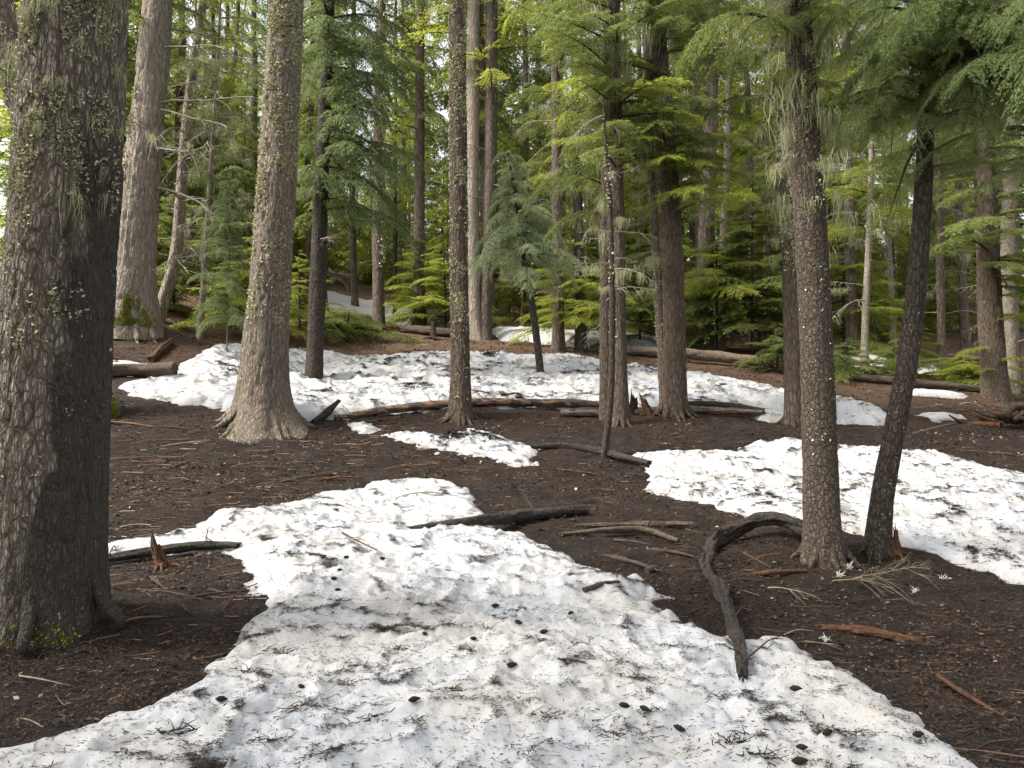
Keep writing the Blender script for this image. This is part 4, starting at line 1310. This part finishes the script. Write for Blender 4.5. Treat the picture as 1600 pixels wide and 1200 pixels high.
log_thing('fallen_log', 'short thick log piece on the far right slope', [gl(1512, 572, .08), gl(1530, 566, .1)], [.12, .12], M_RUST, 0, seed=19, n=16, broken=.2)
log_thing('fallen_log', 'flat reddish wood plank on dark earth at lower right', [gl(1290, 985, .01), gl(1350, 990, .02), gl(1430, 1005, .01)], [.022, .030, .024], M_RUST, 0, seed=20, rough=.4, rscale=12, broken=1.2)

# the arching charred branch in front of the scaly trunk
g0 = on_surface(1160, 1056)
arch = [g0 + [0, 0, .0], gl(1157, 1030, .05), gl(1142, 975, .06), gl(1120, 930, .07)]
Da = on_surface(1105, 890)[1]
arch += [at_depth(1103, 885, Da + .1), at_depth(1112, 848, Da + .55), at_depth(1145, 822, Da + .75), at_depth(1190, 808, Da + .75), at_depth(1232, 812, Da + .6), at_depth(1262, 828, Da + .45)]
arch = np.array(arch); arch[2:] += np.random.default_rng(4).normal(0, .028, arch[2:].shape) * np.array([1, 1, .7])
log_thing('charred_branch', 'thick charred branch arching from the scaly trunk down onto the snow', arch, [.024, .037, .044, .048, .052, .058, .068, .062, .07, .045], M_CHAR, 9, 'branch', seed=22, n=90, rough=.34, rscale=9, ns=44)

def splinter(label, px, py, h, w, m, lean=(0, 0), seed=0, name='splintered_stump', spikes=9):
    g = on_surface(px, py)
    rg = np.random.default_rng(seed)
    e = empty(name, Vector(g), label, 'stump')
    mb = MB()
    ns, nr = 22, 14
    th = np.linspace(0, 2 * np.pi, ns, endpoint=False)
    top = h * (.35 + .65 * np.abs(noise3(np.cos(th) * 1.6, np.sin(th) * 1.6, seed * 1.7, seed)) ** .7)
    top[rg.integers(ns)] = h
    u = np.linspace(0, 1, nr)[:, None]
    Z = u * top[None] - .06 * (1 - u)
    R = w * (1.25 - .55 * u ** .6 + .1 * rg.normal(0, 1, (nr, ns)) * .6) * (1 + .25 * np.cos(2 * th + seed))[None]
    X = R * np.cos(th) + lean[0] * Z; Y = R * np.sin(th) + lean[1] * Z
    mb.add(np.stack([X, Y, Z], -1).reshape(-1, 3), grid_faces(nr, ns))
    Xi, Yi, Zi = X[-1] * .55, Y[-1] * .55, Z[-1] * .35
    V = np.concatenate([np.stack([X[-1], Y[-1], Z[-1]], 1), np.stack([Xi + lean[0] * Z[-1] * .2, Yi, Zi], 1)])
    j = np.arange(ns)
    mb.add(V, np.stack([j, (j + 1) % ns, (j + 1) % ns + ns, j + ns], 1))
    link('stump_body', mb.mesh('stump_body', m, smooth=False), e)
    for k in range(4):
        a = rg.uniform(0, 6.3)
        q = np.array([[math.cos(a) * w, math.sin(a) * w, .03], [math.cos(a) * w * 2.2, math.sin(a) * w * 2.2, .03], [math.cos(a) * w * 3.6, math.sin(a) * w * 3.6, -.02]])
        m2 = MB(); Q, r, t = resample(q, [w * .35, w * .22, w * .1], 8, 0); add_tube(m2, Q, r, 6, 0, .2, k)
        link('root', m2.mesh('root', m), e)
    return e
splinter('splintered reddish stump beside the thin black log at left', 253, 886, .34, .072, M_RUST, (-.3, 0), 2)
splinter('dark splintered stub touching the crooked trunk', 1400, 870, .30, .055, M_RUST, (-.1, 0), 3)
splinter('rusty leaning splintered stub between the trunk pair and stout trunk', 1017, 650, .42, .07, M_RUST, (-.45, 0), 4)
splinter('black stub close right of the trunk pair', 990, 648, .45, .08, M_CHAR, (0, 0), 5)
splinter('rotten red stub at the foot of the broad grey trunk', 421, 676, .16, .05, M_RUST, (0, 0), 6)
splinter('pale broken snag at the right edge', 1591, 612, 1.9, .10, M_GREYWOOD, (-.03, 0), 7, 'broken_snag')
splinter('black stump under the far trunks at centre left', 677, 530, .7, .10, M_CHAR, (0, 0), 8)

# root mass at the right edge
g = on_surface(1590, 668)
e = empty('uprooted_root', Vector(g), 'tangled dark red root mass at the right edge', 'roots')
rg = np.random.default_rng(9)
for k in range(16):
    a = rg.uniform(0, 6.3)
    q = np.cumsum(np.concatenate([[[rg.uniform(-.3, .4), rg.uniform(-.2, .3), rg.uniform(0, .25)]], np.stack([np.full(5, math.cos(a) * .14), np.full(5, math.sin(a) * .1), np.full(5, .02)], 1) + rg.normal(0, .06, (5, 3))]), 0)
    q[:, 2] = np.clip(q[:, 2], -.02, .75)
    m2 = MB(); Q, r, t = resample(q, np.linspace(.075, .012, 6), 16, 1); add_tube(m2, Q, r, 8, 0, .25, k)
    link('root', m2.mesh('root', M_RUST if k % 3 else M_CHAR), e)

# dead fan-shaped branch on the dark earth
M_TWIGMID = simple('twig_mid', (.10, .082, .060), (.22, .185, .14), 20)
FAN = dead_branch_mesh(470, 1.0, .009, .15, 26, M_TWIGMID, sublen=.65)
def fallen_branch(label, px, py, rz, s, me, lift=.05, tilt=0.0):
    g = gl(px, py, lift)
    o = link('fallen_branch', me)
    o.location = Vector(g); o.rotation_euler = (0.25, tilt, rz); o.scale = (s, s, s)
    tag(o, label, 'branch')
fallen_branch('pale fan-shaped dead branch on the dark earth at lower right', 1300, 918, -.35, .72, FAN, .05, .05)
fallen_branch('twiggy dead branch lying on top of the near snow', 690, 778, 2.9, .6, DEAD[2], .03)
fallen_branch('thin dead twig spray on the snow left of centre', 505, 848, -.7, .38, DEAD[1], .02)
fallen_branch('dead branch resting on the small middle snow remnant', 730, 715, .5, .6, DEAD[0], .03)
fallen_branch('dead branch sticking from the snow behind the orange log', 960, 632, 2.6, .8, DEAD[3], .1)
fallen_branch('bare branch on the snow right of the leaning sapling', 850, 590, .15, .55, STUBS[3], .05)
fallen_branch('dark branch at the foot of the second trunk behind the snow field', 795, 528, .6, 1.1, DEAD[4], .2)
fallen_branch('bare twigs on the right slope beside the root mass', 1500, 640, .4, 1.0, DEAD[2], .1)
fallen_branch('small lichen-crusted twig near the foot of the scaly trunk', 1200, 925, -.6, .35, DEAD[2], .03)
fallen_branch('dead twig heap at lower left snow corner', 70, 1150, 2.6, .3, DEAD[0], .03)
fallen_branch('leaning dead pole left of the scaly trunk behind the log', 1182, 580, 1.2, 1.2, DEAD[0], .3)

STICKS = [
    ('broken dark limb just left of the arching charred branch', (1010, 862), (1085, 872), .020, 3), ('short rotten stick between the charred log and arching branch', (960, 846), (1015, 853), .016, 3),
    ('forked reddish stick under the arch of the charred branch', (1170, 880), (1240, 868), .018, 2), ('dark stick under the arch beside the scaly trunk', (1150, 862), (1205, 890), .012, 3),
    ('brown limb lying across earth below the scaly trunk', (1175, 900), (1262, 895), .022, 2), ('thin black stick left of the broad trunk roots', (255, 668), (325, 676), .012, 3),
    ('dark twisted stick by the near snow notch at left', (300, 935), (390, 925), .010, 3), ('small pale twig at the lower left corner', (30, 1060), (110, 1075), .005, 1),
    ('dark bark strip right of the small middle snow remnant', (870, 735), (930, 742), .016, 3), ('brown stick on the path above the near snow', (600, 735), (660, 728), .010, 0),
    ('long brown stick on the left litter slope', (155, 722), (236, 716), .012, 0), ('pale stick on the left litter slope', (187, 826), (236, 822), .010, 1),
    ('orange bark strip on the left litter slope', (265, 733), (300, 722), .016, 2), ('dark root-like stick on bare earth below the left stump', (236, 905), (298, 962), .010, 3),
    ('orange twig leaning at the snow edge below the left stump', (344, 960), (402, 914), .007, 2), ('brown stick near the foot of the massive left trunk', (172, 984), (262, 966), .010, 0),
    ('dark stick on the litter above the near snow', (438, 756), (520, 742), .018, 3), ('rusty wood strip on the litter above the near snow', (500, 752), (568, 748), .014, 2),
    ('curved brown branch on the right slope', (1425, 680), (1510, 660), .022, 0), ('thin orange stick on the slope at right', (1500, 705), (1600, 715), .014, 2),
    ('bark slab lying on the near snow edge right of centre', (912, 926), (968, 912), .022, 3), ('dark curved stick on the near snow left of centre', (535, 836), (588, 862), .010, 3),
    ('dark bark piece at the snow edge below the earth tongue', (1010, 895), (1030, 890), .03, 3), ('reddish strip on the dark earth at far lower right', (1465, 1060), (1570, 1125), .016, 2),
    ('thin stick standing out on earth near the snow tip', (1225, 995), (1275, 990), .005, 1), ('dark stick on bare earth right of the near snow', (940, 870), (1030, 895), .022, 3),
    ('brown stick under the broad trunk at left', (165, 660), (240, 668), .018, 0), ('grey stick crossing the left litter slope', (250, 700), (330, 690), .012, 1)]
SM = [M_LITTER, M_TWIG, M_RUST, M_TWIGDARK]
for k, (lab, a, b, r0, mi) in enumerate(STICKS):
    A, B = gl(*a, .012), gl(*b, .012)
    mid = (A + B) / 2 + np.array([0, 0, .02]) + rng.normal(0, .03, 3) * np.array([1, 1, .2])
    pts = np.array([A, mid, B]); c = pts.mean(0)
    Q, r, t = resample(pts - c, [r0, r0 * .9, r0 * .5], 18, 1)
    m2 = MB(); add_tube(m2, Q, r, 7, .68, .22, k, 14)
    o = link('fallen_stick', m2.mesh('fallen_stick', SM[mi])); o.location = Vector(c)
    tag(o, lab, 'stick')

# lichen sprigs fallen on the earth
def sprig_mesh(seed):
    r = np.random.default_rng(seed); mb = MB()
    for k in range(22):
        d = unit(np.array([r.normal(0, .6), r.normal(0, .6), abs(r.normal(.6, .4))]))
        q = np.array([0, 0, 0]) + d * np.linspace(0, r.uniform(.02, .07), 5)[:, None] + np.cumsum(r.normal(0, .009, (5, 3)), 0)
        add_tube(mb, q, np.array([.003, .0035, .004, .003, .002]), 4)
    return mb.mesh('lichen_sprig', M_WHITE_LICHEN)
SPR = [sprig_mesh(i) for i in range(3)]
for k, (lab, px, py, s) in enumerate((('white branching lichen sprig at the foot of the scaly trunk', 1326, 888, .8), ('white lichen scrap on earth right of the scaly trunk', 1475, 908, .8),
                                      ('pale lichen scrap on earth just below the scaly trunk', 1312, 902, .7), ('pale lichen scrap near the dead fan branch', 1430, 925, .6), ('pale lichen scrap on earth at lower right', 1290, 1002, .6))):
    o = link('lichen_sprig', SPR[k % 3]); o.location = Vector(gl(px, py, .005)); o.rotation_euler = (0, 0, k * 1.3); o.scale = (s, s, s)
    tag(o, lab, 'lichen', 'lichen scraps on the earth')

# ------------------------------------------------------------------ cones on the snow
def cone_mesh():
    nr, ns = 15, 16
    u = np.linspace(0, 1, nr)
    R = np.sin(np.pi * np.clip(u, .02, .98)) ** .7 * .40 * (1.08 - .35 * u)
    th = np.linspace(0, 2 * np.pi, ns, endpoint=False)
    sc = 1 + .16 * np.cos(th[None] * 5 + u[:, None] * 14) * np.cos(u[:, None] * 34)
    RR = R[:, None] * sc
    V = np.stack([np.broadcast_to((u - .5)[:, None], RR.shape), RR * np.cos(th), RR * np.sin(th)], -1)
    mb = MB(); mb.add(V.reshape(-1, 3), grid_faces(nr, ns))
    return mb.mesh('conifer_cone', M_CONE)
CONE = cone_mesh()
cpix = [(1435, 1152), (1293, 1150), (1253, 1171), (1244, 1080), (976, 1106), (1008, 1112), (1062, 1142), (1250, 1195), (647, 1100), (346, 1097), (471, 1075), (892, 960), (774, 951), (664, 994), (810, 975), (850, 990),
        (531, 893), (522, 906), (541, 873), (598, 875), (528, 923), (800, 1043), (1182, 768), (1262, 703), (505, 872), (740, 1000)]
cpix.sort()
ORD = 'first second third fourth fifth sixth seventh eighth ninth tenth eleventh twelfth thirteenth fourteenth fifteenth sixteenth seventeenth eighteenth nineteenth twentieth'.split()
ORD += ['twenty-' + w for w in ORD[:9]]
for k, (px, py) in enumerate(cpix):
    p = on_surface(px, py)
    s = random.uniform(.042, .06)
    o = link('conifer_cone', CONE)
    o.location = (p[0], p[1], p[2] + s * .22)
    o.scale = (s * random.uniform(1.0, 1.3), s * .72, s * .66)
    o.rotation_euler = (random.uniform(0, 6), random.uniform(-.2, .2), random.uniform(-.7, .7))
    tag(o, '%s dark cone from the left lying on the snow' % ORD[k], 'cone', 'dark cones lying on the snow')

# ------------------------------------------------------------------ needles and twig clumps on the snow
def snow_points(n, x0, x1, y0, y1, k, mn=.02, power=1.0):
    out = []
    r = np.random.default_rng(int(x0 * 10 + y1 * 7) % 1000 + 3)
    tot = 0
    while tot < n:
        x = r.uniform(x0, x1, 60000); y = r.uniform(y0, y1, 60000)
        m = np.abs(x) < .75 * y + .5
        x, y = x[m], y[m]
        dn = dirt_density(x, y, k) ** power + mn
        m = r.random(len(x)) < dn
        x, y = x[m], y[m]
        z, sd = surface(x, y)
        m = sd > .02
        out.append(np.stack([x[m], y[m], z[m]], 1)); tot += m.sum()
    return np.concatenate(out)[:n]

def needle_stuff(label, P, l0, l1, w, seed, cat='needle litter'):
    r = np.random.default_rng(seed)
    n = len(P)
    az = r.normal(.15, .9, n) + np.where(r.random(n) < .5, 0, math.pi)
    d = unit(np.stack([np.cos(az), np.sin(az), r.normal(.02, .15, n)], 1))
    s = unit(np.cross(d, np.array([0, 0, 1.0]) + r.normal(0, .3, (n, 3))))
    mb = MB()
    add_quads(mb, P + np.array([0, 0, .004]), d, s, r.uniform(l0, l1, n), w * r.uniform(.6, 1.6, n), np.clip(r.normal(.18, .14, n), 0, .7), .5)
    o = link('needle_litter', mb.mesh('needle_litter', M_LITTER, smooth=False))
    tag(o, label, cat, None, 'stuff')

needle_stuff('dark fallen needles and twiglets on the foreground snow', snow_points(98000, -4.5, 3.5, 2.2, 9.8, 1.0, .022), .010, .045, .0036, 1)
needle_stuff('dark fallen needles on the right snow patch', snow_points(32000, 1.8, 10, 6, 12, 1.15, .014), .015, .06, .0075, 2)
needle_stuff('dark fallen debris on the wide snow field', snow_points(46000, -9, 9, 11.2, 22, 1.5, .01), .03, .10, .012, 3)
needle_stuff('dark fallen needles on the small middle snow remnant', snow_points(5000, -2.5, 1.0, 9.9, 12.4, .8, .04), .015, .05, .006, 4)

# thicker debris tufts on the foreground snow (one mass of small tufts)
def tuft_mesh(seed, n=34, R=.05):
    r = np.random.default_rng(seed); mb = MB()
    for k in range(n):
        a = r.uniform(0, 6.3)
        o = np.array([r.normal(0, R * .9), r.normal(0, R * .35), r.uniform(0, R * .25)])
        d = unit(np.array([math.cos(a), math.sin(a) * .6, r.uniform(-.1, .55)]))
        l = r.uniform(.3, 1.1) * R
        q = o + d * np.linspace(0, l, 4)[:, None] + np.cumsum(r.normal(0, l * .08, (4, 3)), 0)
        add_tube(mb, q, np.array([.0020, .0018, .0015, .0008]) * (R / .05), 3, r.uniform(0, .35) + (.25 if seed % 3 == 0 else 0), cap=False)
    return mb.mesh('twig_tuft', M_LITTER)
TUFT = [tuft_mesh(800 + i) for i in range(6)]
tp = [(455, 868, 1.5, 'brown'), (262, 1150, 1.8, 0), (425, 1160, 1.1, 0), (465, 1108, 1.3, 0), (592, 1124, 1.5, 0), (555, 1040, 1.2, 0), (600, 1045, 1.0, 0), (620, 1015, 1.2, 0), (540, 1070, 1.3, 0), (535, 997, 1.0, 0),
      (640, 920, .9, 0), (700, 1080, 1.3, 0), (655, 1125, .9, 0), (440, 1020, 1.5, 0), (385, 1050, 1.2, 0), (700, 975, .9, 0), (810, 955, .9, 0), (790, 860, .9, 0), (970, 1150, 1.3, 0), (1150, 1160, 1.6, 0), (860, 1120, 1.2, 0),
      (990, 1060, 1.2, 0), (1130, 1090, 1.1, 0), (1200, 1110, 1.0, 0), (1050, 1010, .9, 0), (450, 978, 1.0, 0), (760, 905, .8, 0), (900, 1005, .9, 0), (300, 1165, 1.0, 0), (530, 940, 1.1, 0), (1180, 1185, 1.4, 0), (930, 1130, 1.0, 0)]
tp.sort()
for k, (px, py, s, _) in enumerate(tp):
    o = link('twig_tuft', TUFT[k % 6]); p = on_surface(px, py)
    o.location = (p[0], p[1], p[2] - .002); s *= .95
    o.scale = (s, s, s); o.rotation_euler = (0, 0, random.uniform(-.6, .6))
    tag(o, '%s twig tuft from the left on the foreground snow' % (ORD[k] if k < len(ORD) else 'thirtieth' if k == 29 else 'thirty-' + ORD[k - 30]), 'twig tuft', 'twig tufts on the foreground snow')

# ------------------------------------------------------------------ litter on the bare ground
def litter():
    r = np.random.default_rng(77)
    mb = MB()
    n = 400000
    y = 2.4 * np.exp(r.random(n) * math.log(24 / 2.4)); x = r.uniform(-.74, .74, n) * y + r.normal(0, .2, n)
    z, sd = surface(x, y)
    dens = .35 + .65 * sstep(-.3, .5, noise2(x / .6, y / .6, 71)) * (1 - .45 * sstep(0, 2, x) * sstep(8, 6, y))
    m = (sd < .0) & (r.random(n) < dens)
    x, y = x[m], y[m]; n = len(x)
    z = terrain(x, y) + np.clip(1.3 - np.maximum(np.abs(x) / 20, y / 26), .15, 1) * (.022 * fbm2(x / .22, y / .22, 3, 11) + .02 * fbm2(x / .7, y / .7, 2, 15))
    P = np.stack([x, y, z + .013], 1)
    az = r.uniform(0, 6.3, n)
    d = unit(np.stack([np.cos(az), np.sin(az), r.normal(.05, .28, n)], 1))
    s = unit(np.cross(d, np.array([0, 0, 1.0]) + r.normal(0, .4, (n, 3))))
    l = (.005 + .034 * r.random(n) ** 2.4) * (.6 + y / 11) ; w = l * r.choice([.09, .12, .3, .5, .75], n)
    reg = .12 * noise2(x / 1.3, y / 1.3, 73)
    lit = np.where(x < -1.0, .04, 0) + .10 * sstep(7, 11, y) - .13 * sstep(.3, 2.0, x) * sstep(9.0, 7.0, y) - .08 * sstep(-1.5, -2.0, x) * sstep(7, 6, y)
    tone = np.clip(r.normal(.33, .25, n) + 1.6 * reg + lit, 0, .97)
    tone = np.where(r.random(n) < .006, 1.0, np.minimum(tone, .86))
    add_quads(mb, P, d, s, l, w, tone, .5)
    o = link('needle_litter', mb.mesh('needle_litter', M_LITTER, smooth=False))
    tag(o, 'brown chips, needles and bark flakes over the bare ground', 'forest litter', None, 'stuff')
    # a mat of thin brown needles
    mb = MB()
    n = 260000
    y = 2.4 * np.exp(r.random(n) * math.log(13 / 2.4)); x = r.uniform(-.74, .74, n) * y
    z, sd = surface(x, y)
    m = (sd < .0) & (r.random(n) < .15 + .85 * sstep(-.2, .45, fbm2(x / .45, y / .45, 2, 79)))
    x, y = x[m], y[m]; n = len(x)
    z = terrain(x, y) + np.clip(1.3 - np.maximum(np.abs(x) / 20, y / 26), .15, 1) * (.022 * fbm2(x / .22, y / .22, 3, 11) + .02 * fbm2(x / .7, y / .7, 2, 15))
    az = r.uniform(0, 6.3, n)
    d = unit(np.stack([np.cos(az), np.sin(az), r.normal(.05, .2, n)], 1))
    s = unit(np.cross(d, np.array([0, 0, 1.0]) + r.normal(0, .4, (n, 3))))
    add_quads(mb, np.stack([x, y, z + .012], 1), d, s, r.uniform(.012, .035, n) * (.7 + y / 14), .0028 * (.7 + y / 9), np.clip(r.normal(.36, .2, n), 0, .85), .5)
    o = link('needle_litter', mb.mesh('needle_litter', M_LITTER, smooth=False))
    tag(o, 'mat of thin brown needles on the near soil', 'needle litter', None, 'stuff')
    # twigs
    mb = MB()
    n = 12000
    y = 2.6 * np.exp(r.random(n) * math.log(26 / 2.6)); x = r.uniform(-.74, .74, n) * y
    z, sd = surface(x, y)
    dens = .30 + .7 * sstep(-.5, -3, x) * sstep(6, 8, y) + .2 * sstep(-.2, .5, noise2(x / .9, y / .9, 75))
    m = (sd < .0) & (r.random(n) < dens)
    x, y = x[m], y[m]; z = terrain(x, y) + .012
    for i in range(len(x)):
        a = r.normal(.15, .7); l = r.uniform(.04, .22) * (.7 + y[i] / 15) * (2.0 if r.random() < .08 else 1)
        u = np.linspace(-.5, .5, 4)[:, None]
        q = np.array([x[i], y[i], z[i]]) + np.array([math.cos(a), math.sin(a), r.normal(0.02, .08)]) * u * l + np.cumsum(r.normal(0, l * .09, (4, 3)) * np.array([1, 1, .2]), 0)
        q[:, 2] = np.maximum(q[:, 2], terrain(q[:, 0], q[:, 1]) + .003)
        w = r.uniform(.0014, .0042) * (.7 + y[i] / 14)
        T_ = unit(q[-1] - q[0]); S_ = unit(np.cross(T_, [0, 0, 1.0])); U_ = np.cross(S_, T_)
        ring = np.stack([S_ * w, U_ * w * 1.2, -S_ * w])
        V = (q[:, None, :] + ring[None]).reshape(-1, 3)
        mb.add(V, grid_faces(4, 3), float(np.clip(r.normal(.48 if x[i] < 0 else .32, .22), 0, .96)))
    o = link('twig_litter', mb.mesh('twig_litter', M_LITTER, smooth=False))
    tag(o, 'small fallen twigs scattered over the bare ground', 'twigs', None, 'stuff')
litter()
